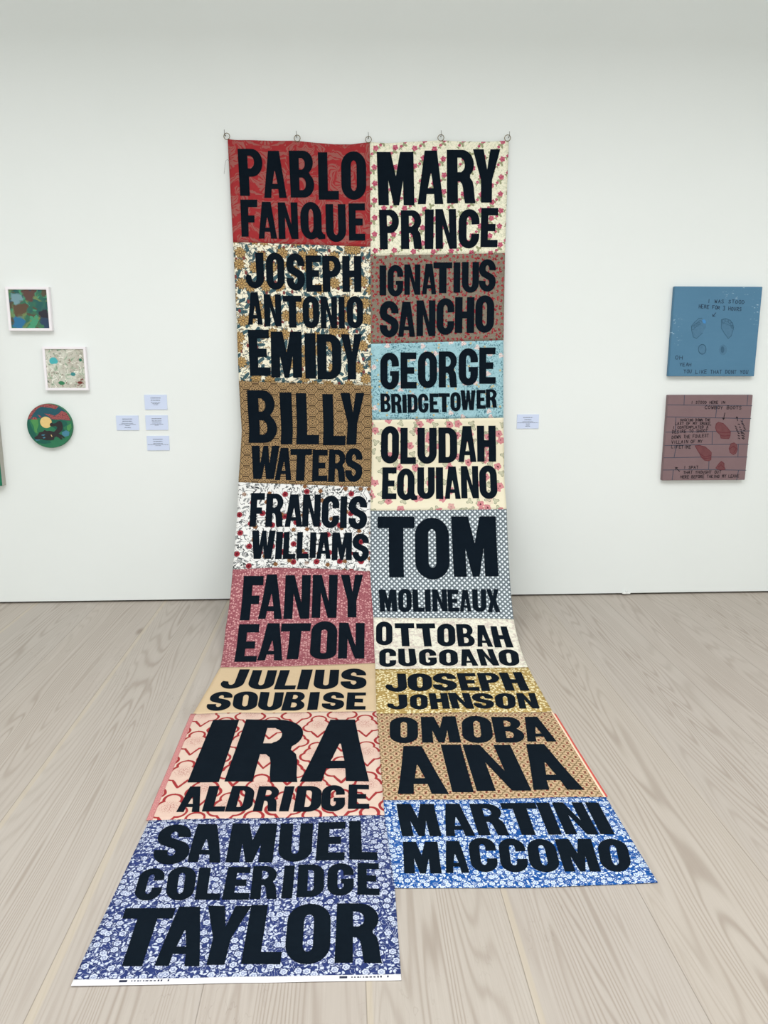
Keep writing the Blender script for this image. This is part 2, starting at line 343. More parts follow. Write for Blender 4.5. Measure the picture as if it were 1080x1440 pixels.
('R',4,'M 0.0517 2.8411 0.1745 2.8429 0.1764 2.6973 0.0532 2.6957; O 0.181 2.8479 0.2764 2.8494 0.2874 2.6943 0.1916 2.6931; L 0.2875 2.8466 0.3693 2.8478 0.3761 2.6998 0.293 2.6987; I 0.3733 2.8479 0.4137 2.8485 0.4207 2.7003 0.3811 2.6998; N 0.4256 2.8487 0.5323 2.8503 0.5377 2.7027 0.4335 2.7014; E 0.5369 2.8533 0.6161 2.8545 0.622 2.7055 0.5425 2.7045; A 0.6211 2.8546 0.7023 2.8559 0.7114 2.7084 0.6318 2.7074; U 0.712 2.858 0.8113 2.8595 0.8213 2.7062 0.7216 2.705; X 0.8189 2.8626 0.9104 2.864 0.9092 2.7073 0.8233 2.7062'),
('L',4,'F -0.9131 2.888 -0.7702 2.8904 -0.7727 2.6002 -0.9161 2.5985; A -0.7902 2.8801 -0.627 2.8828 -0.6344 2.5931 -0.7892 2.5914; N -0.6176 2.883 -0.4408 2.8859 -0.4321 2.6005 -0.6152 2.5985; N -0.425 2.8812 -0.2543 2.884 -0.2365 2.6019 -0.4181 2.5998; Y -0.223 2.8795 -0.0727 2.882 -0.0534 2.6039 -0.2143 2.6021'),
('L',4,'E -0.917 3.249 -0.7736 3.2536 -0.7714 2.9195 -0.9117 2.917; A -0.7694 3.2383 -0.6056 3.2434 -0.5893 2.9155 -0.7648 2.9125; T -0.636 3.2317 -0.4455 3.2376 -0.4247 2.9204 -0.6248 2.9169; O -0.4302 3.2381 -0.2538 3.2436 -0.2443 2.9093 -0.4189 2.9063; N -0.2429 3.2347 -0.0696 3.24 -0.0599 2.9227 -0.2337 2.9197'),
('L',5,'J -0.9349 3.556 -0.7973 3.561 -0.8033 3.3394 -0.9535 3.3344; U -0.7674 3.5675 -0.6129 3.5731 -0.6261 3.3549 -0.7813 3.3497; L -0.6051 3.5716 -0.4811 3.5761 -0.4732 3.3601 -0.6064 3.3556; I -0.4689 3.5766 -0.4048 3.5789 -0.3996 3.3568 -0.4707 3.3543; U -0.3742 3.5818 -0.227 3.5872 -0.2299 3.3645 -0.3808 3.3594; S -0.2118 3.5877 -0.0545 3.5935 -0.0606 3.3585 -0.2141 3.3532'),
('L',5,'S -0.9459 3.7774 -0.8111 3.7824 -0.8342 3.5923 -0.9601 3.5877; O -0.7964 3.7781 -0.6615 3.7831 -0.6881 3.5976 -0.8291 3.5925; U -0.6587 3.7832 -0.5248 3.7883 -0.5395 3.6067 -0.6772 3.6016; B -0.5248 3.7883 -0.4004 3.7929 -0.4083 3.6078 -0.525 3.6036; I -0.382 3.7903 -0.3254 3.7925 -0.3285 3.6144 -0.3857 3.6123; S -0.3065 3.7932 -0.1784 3.798 -0.1871 3.616 -0.3037 3.6117; E -0.1673 3.7934 -0.0606 3.7974 -0.0565 3.628 -0.1667 3.6239'),
('R',5,'O 0.0125 3.1075 0.1262 3.1102 0.1335 2.915 0.0181 2.9131; T 0.1493 3.1212 0.2818 3.1244 0.2864 2.93 0.1495 2.9276; T 0.3023 3.1288 0.433 3.132 0.4331 2.9356 0.3009 2.9333; O 0.4327 3.1347 0.5579 3.1378 0.5748 2.9423 0.4494 2.9401; B 0.5749 3.1382 0.6936 3.1411 0.7018 2.9498 0.5821 2.9477; A 0.7072 3.1455 0.8135 3.1482 0.8116 2.9604 0.7076 2.9585; H 0.8249 3.1539 0.953 3.1572 0.9398 2.9715 0.824 2.9694'),
('R',5,'C 0.0263 3.3412 0.1366 3.3448 0.148 3.1436 0.0332 3.1407; U 0.1524 3.3375 0.2775 3.3415 0.275 3.1508 0.1619 3.148; G 0.2897 3.3372 0.4096 3.3411 0.416 3.1586 0.3029 3.1556; O 0.4214 3.3415 0.5459 3.3456 0.5643 3.168 0.4389 3.1647; A 0.5659 3.3462 0.6778 3.3499 0.6803 3.1711 0.5661 3.1681; N 0.696 3.3505 0.817 3.3545 0.8068 3.1745 0.6954 3.1715; O 0.8209 3.3579 0.9528 3.3623 0.977 3.1791 0.8409 3.1754'),
('R',6,'J 0.0576 3.6222 0.1907 3.627 0.1942 3.4285 0.0644 3.4239; O 0.1944 3.6215 0.3417 3.6267 0.36 3.4281 0.2061 3.4227; S 0.3454 3.6231 0.4961 3.6285 0.5123 3.4293 0.3696 3.4242; E 0.5177 3.6292 0.6307 3.6333 0.6402 3.4338 0.5215 3.4296; P 0.6415 3.6337 0.7663 3.6381 0.7863 3.439 0.6516 3.4342; H 0.7877 3.6351 0.9332 3.6403 0.9369 3.4443 0.792 3.4392'),
('R',6,'J 0.0606 3.8026 0.1804 3.8069 0.1844 3.6549 0.0662 3.6507; O 0.1929 3.8039 0.2956 3.8077 0.3079 3.6593 0.2025 3.6556; H 0.3128 3.8083 0.4216 3.8122 0.4274 3.6543 0.3153 3.6503; N 0.4341 3.811 0.5601 3.8155 0.5608 3.6591 0.4306 3.6544; S 0.5649 3.8123 0.6779 3.8163 0.7004 3.6603 0.5701 3.6557; O 0.687 3.8167 0.802 3.8208 0.834 3.6651 0.7111 3.6607; N 0.8213 3.8181 0.9364 3.8223 0.9547 3.6695 0.8425 3.6655'),
('L',6,'I -0.8944 4.3455 -0.7509 4.3509 -0.7376 3.8751 -0.876 3.8699; R -0.7251 4.3492 -0.3898 4.3617 -0.3781 3.883 -0.7003 3.871; A -0.3778 4.3594 -0.059 4.3713 -0.0393 3.8957 -0.3202 3.8852'),
('L',6,'A -0.8967 4.5283 -0.7973 4.532 -0.8009 4.3771 -0.9003 4.3734; L -0.7873 4.53 -0.6905 4.5337 -0.6897 4.3799 -0.7892 4.3762; D -0.6879 4.5338 -0.5735 4.538 -0.5781 4.3841 -0.6823 4.3802; R -0.5677 4.5359 -0.4655 4.5397 -0.4647 4.3883 -0.5614 4.3847; I -0.4549 4.5401 -0.4135 4.5416 -0.3996 4.3907 -0.4433 4.3891; D -0.393 4.5448 -0.2759 4.5491 -0.2732 4.3941 -0.3858 4.3899; G -0.2759 4.5491 -0.1685 4.5531 -0.1717 4.3966 -0.2714 4.3929; E -0.157 4.5417 -0.0641 4.5452 -0.0589 4.3968 -0.1522 4.3933'),
('R',7,'O 0.0562 4.0958 0.204 4.1012 0.228 3.8793 0.072 3.8736; M 0.2246 4.097 0.4266 4.1044 0.4391 3.885 0.2454 3.878; O 0.433 4.1095 0.5965 4.1155 0.6337 3.8883 0.474 3.8825; B 0.6084 4.111 0.7616 4.1166 0.8006 3.9 0.6379 3.8941; A 0.7727 4.1088 0.9231 4.1143 0.9356 3.903 0.7898 3.8977'),
('R',7,'A 0.0678 4.4576 0.2985 4.4661 0.2742 4.1281 0.0743 4.1208; I 0.3165 4.4539 0.4138 4.4575 0.4192 4.1253 0.3174 4.1216; N 0.4298 4.4491 0.6781 4.4583 0.6741 4.1346 0.4297 4.1257; A 0.6887 4.4547 0.9196 4.4633 0.9067 4.135 0.7101 4.1278'),
('R',8,'M 0.0614 4.6961 0.2236 4.7021 0.2209 4.5259 0.0568 4.5198; A 0.2421 4.7028 0.3624 4.7072 0.3699 4.5286 0.2412 4.5238; R 0.3777 4.7053 0.5049 4.7101 0.5091 4.5338 0.3783 4.5289; T 0.5129 4.7066 0.6561 4.7119 0.669 4.5369 0.515 4.5312; I 0.6678 4.7124 0.7218 4.7144 0.7298 4.5391 0.6722 4.537; N 0.7385 4.715 0.8739 4.72 0.8764 4.5446 0.7434 4.5396; I 0.8828 4.7179 0.9418 4.72 0.9482 4.5458 0.8895 4.5436'),
('R',8,'M 0.044 4.8757 0.1881 4.8811 0.2002 4.7318 0.0601 4.7266; A 0.2059 4.8796 0.2953 4.8829 0.3189 4.7326 0.2096 4.7285; C 0.305 4.8811 0.4101 4.885 0.4372 4.7223 0.3282 4.7183; C 0.4195 4.8843 0.5293 4.8884 0.5552 4.7292 0.4511 4.7253; O 0.5339 4.8885 0.6528 4.8929 0.6793 4.735 0.5655 4.7308; M 0.666 4.8902 0.8053 4.8953 0.832 4.7431 0.6833 4.7376; O 0.8094 4.8966 0.9286 4.901 0.9762 4.746 0.8545 4.7415'),
('L',7,'S -0.9135 4.8022 -0.772 4.8076 -0.8072 4.6042 -0.9398 4.5992; A -0.7751 4.7961 -0.6515 4.8008 -0.6584 4.6098 -0.8266 4.6035; M -0.6315 4.7993 -0.453 4.8061 -0.4533 4.6108 -0.6403 4.6038; U -0.4346 4.8045 -0.3044 4.8095 -0.3032 4.6164 -0.439 4.6113; E -0.2878 4.8067 -0.178 4.8109 -0.1654 4.6162 -0.2809 4.6119; L -0.1593 4.8093 -0.0503 4.8134 -0.0475 4.6166 -0.1519 4.6127'),
('L',7,'C -0.9246 4.9556 -0.8305 4.9592 -0.8472 4.8215 -0.9417 4.8179; O -0.8117 4.9599 -0.7133 4.9637 -0.7319 4.8214 -0.8376 4.8174; L -0.7072 4.961 -0.6198 4.9644 -0.6305 4.8275 -0.724 4.824; E -0.6117 4.9627 -0.5173 4.9663 -0.5305 4.8258 -0.616 4.8225; R -0.5136 4.9635 -0.4191 4.9671 -0.4316 4.8262 -0.5218 4.8227; I -0.4039 4.9657 -0.3661 4.9672 -0.3655 4.8265 -0.4041 4.825; D -0.3511 4.9628 -0.2546 4.9665 -0.255 4.8273 -0.3518 4.8236; G -0.2435 4.9659 -0.1487 4.9696 -0.1443 4.8292 -0.2412 4.8255; E -0.1357 4.9661 -0.0563 4.9691 -0.0472 4.8307 -0.1285 4.8276'),
('L',7,'T -0.9157 5.1937 -0.7595 5.1997 -0.7629 4.9938 -0.9361 4.9871; A -0.7678 5.1969 -0.6278 5.2023 -0.6375 4.9934 -0.791 4.9875; Y -0.6471 5.1973 -0.5118 5.2025 -0.5033 4.9934 -0.6534 4.9876; L -0.4989 5.2013 -0.3759 5.2061 -0.3773 4.9951 -0.5038 4.9902; O -0.3652 5.2065 -0.2207 5.2121 -0.2262 4.9967 -0.3732 4.9911; R -0.206 5.2084 -0.0571 5.2142 -0.0609 5.0052 -0.2049 4.9997'),
]

# ------------------------------------------------------------------ the banner's cloth surface
PW_ = 0.79
def catmull(P, k=16):
    P = [Vector(p) for p in P]; out = []
    n = len(P)
    def tg(a, b, c):
        d1 = (b-a).length + 1e-9; d2 = (c-b).length + 1e-9
        return ((b-a)/d1*d2 + (c-b)/d2*d1) / (d1+d2)
    for i in range(n-1):
        p1, p2 = P[i], P[i+1]; h = (p2-p1).length
        m1 = tg(P[i-1], p1, p2) if i > 0 else (p2-p1)/h
        m2 = tg(p1, p2, P[i+2]) if i < n-2 else (p2-p1)/h
        for j in range(k):
            t = j/k
            out.append((2*t**3-3*t**2+1)*p1 + (t**3-2*t**2+t)*h*m1 + (-2*t**3+3*t**2)*p2 + (t**3-t**2)*h*m2)
    out.append(P[-1])
    return out
PROF = catmull(PROFILE)
PS = [0.0]
for a, b in zip(PROF[:-1], PROF[1:]): PS.append(PS[-1] + (b-a).length)
import bisect as _bs
def interp(xs, ys, x):
    i = _bs.bisect_right(xs, x) - 1
    i = max(0, min(len(xs)-2, i))
    t = max(0.0, min(1.0, (x - xs[i])/(xs[i+1]-xs[i])))
    return ys[i] + (ys[i+1]-ys[i])*t
ET = [([p[0] for p in E], [p[1] for p in E]) for E in (EDGE_L, EDGE_M, EDGE_R)]
def flat(u, s):
    p = interp(PS, PROF, s)
    m_ = interp(*ET[1], s)
    if u < 0: x = m_ + u*(m_ - interp(*ET[0], s))
    else: x = m_ + u*(interp(*ET[2], s) - m_)
    return Vector((x, p.x, p.y))
def ripple(u, s):
    n = noise.noise((u*1.7, s*1.6, 1.3))*0.005 + noise.noise((u*5.0, s*2.6, 4.0))*0.0022 + noise.noise((u*9.0, s*14.0, 9.0))*0.0006
    f = smoothstep(3.05, 3.5, s)
    g = max(0.0, noise.noise((u*3.2, s*3.4, 2.0)) + 0.10)*0.005 + max(0.0, noise.noise((u*6+s*4, s*7.0, 7.0)))*0.0015
    g += max(0.0, noise.noise((u*4.0 + s*7, s*3.0, 11.0)) - 0.1)*0.010*smoothstep(3.25, 3.45, s)*(1-smoothstep(3.7, 3.95, s))
    top = smoothstep(0.08, 0.25, s)
    return n*(1-f)*(0.35+0.65*top) + g*f
def surf(u, s, off=0.0):
    e = 0.004
    p = flat(u, s)
    ds = flat(u, s+e) - flat(u, s-e)
    n = Vector((1, 0, 0)).cross(ds)
    n = -n if n.y > 0 or n.z < 0 and abs(n.y) < 1e-6 else n
    n.normalize()
    if n.z < -0.2: n = -n
    return p + n*(ripple(u, s) + off)
def bound(B, u):
    return interp([p[0] for p in B], [p[1] for p in B], u)

# ------------------------------------------------------------------ printed cotton patterns
CREAM = lin((238, 234, 214))
def f_red(x, y):
    lx, ly, cx, cy = lattice(x + 0.03, y, 0.22, 0.26)
    ax = absv(lx)
    d = hyp(ax - 0.045, ly); th = mth('ARCTAN2', ly, ax - 0.045)
    w = noi(ax*1.0, ly, 13.0, 2.0, 0.5, 0.8, cx*3.0)
    swirl = sin_(th*2.0 + d*80.0 + w*9.0)
    leaf = below(-swirl, 0.3, 0.25)
    vein = sin_(th*11.0 + d*260.0 + w*20.0)
    leaf = leaf * below(vein, 0.55, 0.4)
    fan = below(sin_(mth('ARCTAN2', ly + 0.07, lx)*16.0), 0.25, 0.4) * below(absv(hyp(lx, ly + 0.07) - 0.038), 0.020, 0.006)
    msk = mx(leaf, fan)
    c = mix(noi(x, y, 40.0), lin((148, 44, 48)), lin((163, 53, 55)))
    return mix(msk*0.92, c, lin((152, 92, 86)))
def f_rose(x, y):
    n = noi(x, y, 45.0, 3.0, 0.6)
    c = mix(band(n - 0.5, 0.025, 0.02) * 0.55, lin((238, 235, 212)), lin((184, 190, 158)))
    c = mix(below(noi(x, y, 75.0, 2.0, z=4.0), 0.35, 0.05) * 0.5, c, lin((196, 202, 174)))
    for (ox, oy, px, py, r) in ((0.0, 0.0, 0.056, 0.092, 0.0155), (0.022, 0.030, 0.056, 0.092, 0.0085)):
        lx, ly, cx, cy = lattice(x + ox, y + oy, px, py)
        j = wn(cx, cy)
        lx = lx + (j - 0.5)*0.014; ly = ly + (wn(cy, cx) - 0.5)*0.014
        g, _ = petals(lx + 0.006, ly + r*1.35, 3, r*0.8, 0.5, j*6.0)
        c = mix(g*0.85, c, lin((132, 138, 96)))
        f, d = petals(lx, ly*1.1, 5, r, 0.16, j*6.0)
        k = noi(lx, ly, 170.0, 2.0, z=j*9.0)
        rc = mix(clamp((k - 0.35)*3.0), lin((150, 44, 76)), lin((218, 128, 146)))
        c = mix(f * below(j, 0.85, 0.01), c, rc)
    return c
def f_gold(x, y):
    c = mix(noi(x, y, 30.0), lin((240, 236, 216)), lin((232, 226, 200)))
    vn = noi(x, y, 17.0, 2.0, 0.5, 0.9)
    c = mix(band(vn - 0.5, 0.022, 0.012)*0.9, c, lin((48, 72, 80)))
    c = mix(below(noi(x, y, 34.0, 2.0, 0.5, 1.4, 6.0), 0.40, 0.03)*0.85, c, lin((52, 78, 84)))
    c = mix(below(noi(x, y, 40.0, 2.0, 0.5, 1.0, 16.0), 0.37, 0.03)*0.8, c, lin((150, 122, 82)))
    lx, ly, j, k = vor(x + 0.013, y + 0.02, 21.0, 0.9)
    a, b_ = rot(lx, ly, j*6.28)
    lf, d = petals(a*0.62, b_*1.25, 2, 0.0155, 0.25)
    lc = mix(below(sin_(a*900.0), 0.2, 0.5), lin((30, 56, 66)), lin((78, 108, 114)))
    c = mix(lf * below(j, 0.72, 0.01), c, lc)
    lx, ly, j, k = vor(x + 0.05, y - 0.03, 19.0, 1.0)
    be, d = petals(lx, ly*0.75, 0, 0.0080, 0)
    c = mix(be * below(j, 0.5, 0.01), c, lin((124, 66, 64)))
    lx, ly, j, k = vor(x, y, 11.0, 0.75)
    fl, d = petals(lx + (noi(x, y, 70.0)-0.5)*0.012, ly, 9, 0.031, 0.13, j*6.0)
    gc = mix(below(sin_(mth('ARCTAN2', ly, lx)*9.0 + j*6.0), 0.5, 0.5), lin((126, 98, 62)), lin((186, 158, 108)))
    gc = mix(below(d, 0.010, 0.003), gc, lin((100, 74, 50)))
    gc = mix(below(d, 0.0055, 0.002), gc, lin((196, 160, 100)))
    gc = mix(band(d - 0.0285, 0.002, 0.0015)*0.9, gc, lin((92, 70, 44)))
    gc = mix(band(d - 0.017, 0.001, 0.001)*0.7, gc, lin((120, 86, 46)))
    return mix(fl * below(k, 0.8, 0.01), c, gc)
def f_taupe(x, y):
    c = mix(noi(x, y, 60.0), lin((122, 113, 99)), lin((134, 125, 110)))
    lx, ly, j, k = vor(x, y, 38.0, 0.8)
    a, b_ = rot(lx, ly, j*6.28)
    cres = below(hyp(a, b_), 0.0088, 0.002) * (1.0 - below(hyp(a - 0.0055, b_ - 0.002), 0.0048, 0.002))
    c = mix(below(noi(x, y, 110.0, 2.0), 0.36, 0.04)*0.7, c, lin((84, 80, 66)))
    c = mix(below(noi(x, y, 120.0, 2.0, z=5.0), 0.35, 0.04)*0.6, c, lin((176, 166, 148)))
    return mix(cres, c, mix(j, lin((132, 32, 44)), lin((160, 62, 66))))
def f_sky(x, y):
    c = mix(noi(x, y, 16.0, 3.0), lin((144, 186, 196)), lin((168, 206, 212)))
    n = noi(x, y, 30.0, 3.0, 0.65, 1.0)
    sprig = below(noi(x, y, 95.0, 2.0, 0.6, 0.6), 0.44, 0.04) * below(noi(x, y, 11.0, 2.0), 0.54, 0.08)
    c = mix(sprig*0.9, c, lin((62, 108, 122)))
    c = mix(band(n - 0.5, 0.010, 0.01)*0.6, c, lin((78, 128, 138)))
    lx, ly, j, k = vor(x, y, 13.0, 0.9)
    f, d = petals(lx + (noi(x, y, 90.0)-0.5)*0.02, ly + (noi(x, y, 90.0, z=3.0)-0.5)*0.02, 3, 0.014, 0.2, j*6.0)
    fc = mix(below(noi(x, y, 150.0), 0.46, 0.05), lin((222, 214, 208)), lin((190, 150, 154)))
    c = mix(f * below(j, 0.32, 0.01), c, fc)
    lx, ly, j, k = vor(x + 0.1, y, 22.0, 1.0)
    f, d = petals(lx, ly, 4, 0.006, 0.3, j*6.0)
    return mix(f * below(j, 0.35, 0.01), c, lin((196, 178, 130)))
def f_ogee(x, y):
    P, Q = 0.0555, 0.064
    lx, ly, cx, cy = lattice(x, y, P, Q)
    c = mix(noi(x, y, 60.0), lin((160, 132, 94)), lin((172, 144, 104)))
    ax, ay = absv(lx), absv(ly)
    dark = lin((46, 34, 26))
    k = mx(ay, ax*0.866 + ay*0.5)
    c = mix(band(k - 0.0300, 0.0019, 0.0016), c, dark)
    c = mix(band(k - 0.0225, 0.0013, 0.0014)*0.85, c, dark)
    dd = mn(hyp(ax, ay - 0.0085), hyp(ax - 0.0075, ay))
    c = mix(below(dd, 0.0036, 0.0014), c, dark)
    c = mix(below(mn(hyp(ax - 0.0085, ay - 0.0105), hyp(ax, ay - 0.0195)), 0.0024, 0.0014), c, dark)
    c = mix(below(mn(hyp(ax - 0.017, ay - 0.004), hyp(ax - 0.010, ay - 0.017)), 0.0027, 0.0014), c, dark)
    return c
def f_pinkflower(x, y):
    c = mix(noi(x, y, 14.0), lin((230, 223, 198)), lin((224, 216, 188)))
    for (sx, sy, sc, kk) in ((0.0, 0.0, 12.0, 0.36), (0.31, 0.17, 17.0, 0.27)):
        lx, ly, j, k = vor(x + sx + 0.012, y + sy - 0.014, sc, 0.95)
        lf, d = petals(lx, ly, 3, 0.016, 0.35, j*6.0)
        ln = mx(band(d - 0.0148, 0.0012, 0.001), below(noi(lx, ly, 240.0), 0.42, 0.04)*0.6)
        c = mix(lf * below(k, 0.5, 0.01)*0.45, c, lin((150, 158, 126)))
        c = mix(lf * ln * below(k, 0.5, 0.01), c, lin((98, 108, 82)))
        lx, ly, j, k = vor(x + sx, y + sy, sc, 0.85)
        fl, d = petals(lx + (noi(x, y, 60.0)-0.5)*0.02, ly + (noi(x, y, 60.0, z=4.0)-0.5)*0.02, 5, 0.021, 0.12, j*6.0)
        fc = mix(noi(lx, ly, 110.0), lin((184, 108, 114)), lin((216, 154, 156)))
        fc = mix(below(d, 0.0045, 0.002), fc, lin((92, 40, 50)))
        c = mix(fl * below(j, kk, 0.01), c, fc)
    return c
def f_redflower(x, y):
    c = lin((227, 227, 223))
    n = noi(x, y, 20.0, 1.0, 0.5, 1.6)
    c = mix(band(n - 0.5, 0.024, 0.012), c, lin((70, 73, 74)))
    lx, ly, j, k = vor(x + 0.02, y, 28.0, 0.9)
    a, b_ = rot(lx, ly, j*6.28)
    lf, d = petals(a*0.6, b_*1.5, 0, 0.009, 0)
    c = mix(lf * below(j, 0.7, 0.01) * below(sin_(a*1000.0 + b_*500.0), 0.6, 0.5), c, lin((74, 80, 82)))
    lx, ly, cx, cy = lattice(x + 0.02, y + 0.03, 0.0655, 0.125)
    j = wn(cx, cy)
    fl, d = petals(lx + (j-0.5)*0.02, ly + (wn(cy, cx)-0.5)*0.03, 12, 0.0175, 0.12, 0.0)
    odd = fract(cx*0.5)*2.0
    fc = mix(below(noi(lx, ly, 220.0), 0.5, 0.15), lin((158, 56, 66)), lin((112, 24, 36)))
    fc = mix(below(d, 0.006, 0.002), fc, lin((84, 20, 30)))
    c = mix(fl * below(j, 0.72, 0.01), c, fc)
    lx, ly, j, k = vor(x + 0.4, y + 0.1, 13.0, 0.9)
    fl, d = petals(lx, ly, 7, 0.013, 0.2, j*6.0)
    return mix(fl * below(j, 0.45, 0.01), c, mix(below(noi(lx, ly, 260.0), 0.5, 0.1), lin((150, 108, 70)), lin((98, 60, 36))))
def f_diamond(x, y):
    P = 0.0295
    a = fract((x + y*0.92)/P) - 0.5; b_ = fract((x - y*0.92)/P) - 0.5
    c = mix(noi(x, y, 60.0), lin((88, 98, 104)), lin((102, 112, 117)))
    k = mx(absv(a), absv(b_))
    c = mix(below(k, 0.265, 0.05), c, lin((226, 233, 236)))
    edge = band(k - 0.40, 0.035, 0.04) * below(a + b_, 0.0, 0.2)
    return mix(edge*0.55, c, lin((176, 188, 194)))
def f_dusty(x, y):
    c = mix(noi(x, y, 40.0), lin((130, 68, 77)), lin((146, 80, 89)))
    n = noi(x, y, 75.0, 1.0, 0.5, 1.8)
    c = mix(band(n - 0.5, 0.032, 0.025)*0.7, c, lin((192, 134, 136)))
    lx, ly, j, k = vor(x, y, 75.0, 0.9)
    f, d = petals(lx, ly, 3, 0.0045, 0.35, j*6.0)
    return mix(f * below(j, 0.55, 0.01), c, lin((204, 156, 154)))
def f_toile(x, y):
    c = lin((229, 226, 208))
    n = noi(x, y, 26.0, 4.0, 0.7, 0.6)
    c = mix(below(n, 0.46, 0.05)*0.5, c, lin((186, 166, 158)))
    c = mix(below(noi(x, y, 70.0, 3.0, 0.7, z=3.0), 0.42, 0.04)*0.5, c, lin((172, 146, 144)))
    return mix(below(noi(x, y, 44.0, 3.0, 0.7, z=9.0), 0.40, 0.05)*0.4, c, lin((176, 180, 160)))
def f_beige(x, y):
    return mix(noi(x, y, 220.0, 2.0), lin((198, 174, 140)), lin((210, 188, 154)))
def f_mustard(x, y):
    c = mix(noi(x, y, 50.0), lin((146, 118, 62)), lin((170, 142, 82)))
    n = noi(x, y, 60.0, 1.0, 0.5, 1.6)
    c = mix(band(n - 0.5, 0.05, 0.03)*0.75, c, lin((200, 178, 118)))
    lx, ly, j, k = vor(x, y, 55.0, 0.95)
    a, b_ = rot(lx, ly, j*6.28)
    f, d = petals(a*0.75, b_*1.3, 4, 0.0058, 0.3, j*6.0)
    return mix(f * below(j, 0.85, 0.01), c, lin((232, 222, 180)))
def f_scroll(x, y):
    c = mix(noi(x, y, 40.0), lin((206, 182, 166)), lin((215, 196, 178)))
    for (ox, oy) in ((0.0, 0.0), (0.098, 0.114)):
        lx, ly, cx, cy = lattice(x + 0.05 + ox, y + 0.05 + oy, 0.196, 0.228, 0.0)
        ax = absv(lx)
        sd = hyp(ax, ly + 0.006) - 0.048
        sd = mn(sd, hyp(ax - 0.030, ly + 0.030) - 0.032)
        sd = mn(sd, hyp(ax, ly - 0.044) - 0.031)
        sd = mn(sd, ax*0.85 + absv(ly + 0.018)*0.50 - 0.0455)
        dots = below(noi(x, y, 240.0, 1.0), 0.45, 0.05) * below(hyp(lx, ly + 0.002), 0.030, 0.03)
        c = mix(below(sd, 0.0, 0.01)*0.25, c, lin((212, 166, 154)))
        c = mix(dots*0.8, c, lin((160, 86, 84)))
        w = noi(x, y, 26.0)*0.006
        c = mix(band(sd, w + 0.0020, 0.002), c, lin((152, 50, 52)))
    return c
def f_tile(x, y):
    P = 0.044
    a0 = (x + y*0.8)/P; b0 = (x - y*0.8)/P
    a = fract(a0 + sin_(b0*12.566)*0.05) - 0.5; b_ = fract(b0 + sin_(a0*12.566)*0.05) - 0.5
    c = mix(noi(x, y, 50.0), lin((180, 153, 120)), lin((197, 171, 137)))
    k = mx(absv(a), absv(b_))
    c = mix(band(k - 0.48, 0.055, 0.04)*0.85, c, lin((112, 92, 60)))
    d = hyp(a, b_)
    th = mth('ARCTAN2', b_, a)
    c = mix(below(d/(1.0 + cos_(th*4.0)*0.35), 0.26, 0.05)*0.8, c, lin((120, 84, 58)))
    c = mix(band(d - 0.30, 0.03, 0.03)*0.5, c, lin((236, 208, 168)))
    c = mix(below(hyp(absv(a) - 0.15, b_), 0.08, 0.04), c, lin((150, 48, 42)))
    return mix(below(d, 0.07, 0.03), c, lin((64, 42, 34)))
def f_blue(dark, mid, white, big, small):
    def f(x, y):
        c = mix(noi(x, y, 30.0), lin(dark), lin(mid))
        n = noi(x, y, 42.0, 1.0, 0.5, 1.6)
        c = mix(band(n - 0.5, 0.017, 0.013)*0.85, c, lin(white))
        lx, ly, j, k = vor(x + 0.2, y, small, 0.95)
        a, b_ = rot(lx, ly, j*6.28)
        lf, d = petals(a*0.75, b_*1.3, 0, 0.27/small, 0)
        c = mix(lf * below(j, 0.80, 0.01), c, lin(white))
        lx, ly, j, k = vor(x, y, big, 0.8)
        rim, d = petals(lx, ly, 6, 0.40/big, 0.08, j*6.0)
        c = mix(rim * below(k, 0.82, 0.01), c, lin(dark))
        fl, d = petals(lx, ly, 6, 0.31/big, 0.10, j*6.0)
        fc = mix(below(noi(lx, ly, 190.0, 1.0, z=j*7.0), 0.42, 0.05)*0.55, lin(white), lin(mid))
        fc = mix(band(d - 0.13/big, 0.0012, 0.0012)*0.6, fc, lin(mid))
        return mix(fl * below(k, 0.82, 0.01), c, fc)
    return f
LEFT = [
    ('red_damask', f_red, 'red damask panel with rose-brown leaf scrolls'),
    ('gold_floral', f_gold, 'cream panel printed with gold flowers and teal leaves'),
    ('brown_ogee', f_ogee, 'tan panel printed with a small dark brown lattice'),
    ('red_floral', f_redflower, 'white panel printed with dark red flowers on grey vines'),
    ('dusty_rose', f_dusty, 'dusty rose panel with fine pale leaf print'),
    ('plain_beige', f_beige, 'plain beige panel'),
    ('scroll_print', f_scroll, 'pale pink panel with red scalloped outlines'),
    ('indigo_floral', f_blue((30, 42, 88), (56, 70, 122), (196, 204, 220), 33.0, 72.0), 'indigo panel with dense white flowers'),
]
RIGHT = [
    ('rose_sprig', f_rose, 'cream panel printed with small crimson roses'),
    ('taupe_floral', f_taupe, 'grey-brown panel with tiny red flowers'),
    ('sky_floral', f_sky, 'light blue panel with small sprigs'),
    ('pink_blossom', f_pinkflower, 'cream panel printed with pink blossoms'),
    ('grey_diamond', f_diamond, 'grey panel with small white diamonds'),
    ('pale_toile', f_toile, 'off-white panel with faint mauve print'),
    ('mustard_leaf', f_mustard, 'mustard panel with cream leaf flecks'),
    ('tan_tile', f_tile, 'tan panel with a brown diamond trellis'),
    ('blue_floral', f_blue((16, 64, 134), (34, 92, 160), (212, 225, 236), 36.0, 72.0), 'bright blue panel with white flowers'),
]
def mat_letter():
    mt, b = material('black_navy_cotton', None, 0.97, spec=0.06)
    x, y, z = coords('object')
    n = noi(x, y, 9.0, 3.0, z=z)
    put(b, 'Base Color', mix(n, lin((10, 19, 27)), lin((15, 25, 34))))
    bump(b, noi(x, y, 700.0, 1.0, z=z)*0.12 + noi(x*0.5, y, 40.0, 2.0, 0.5, 0.6, z), 0.35, 0.0045)
    return mt
M_LETTER = mat_letter()

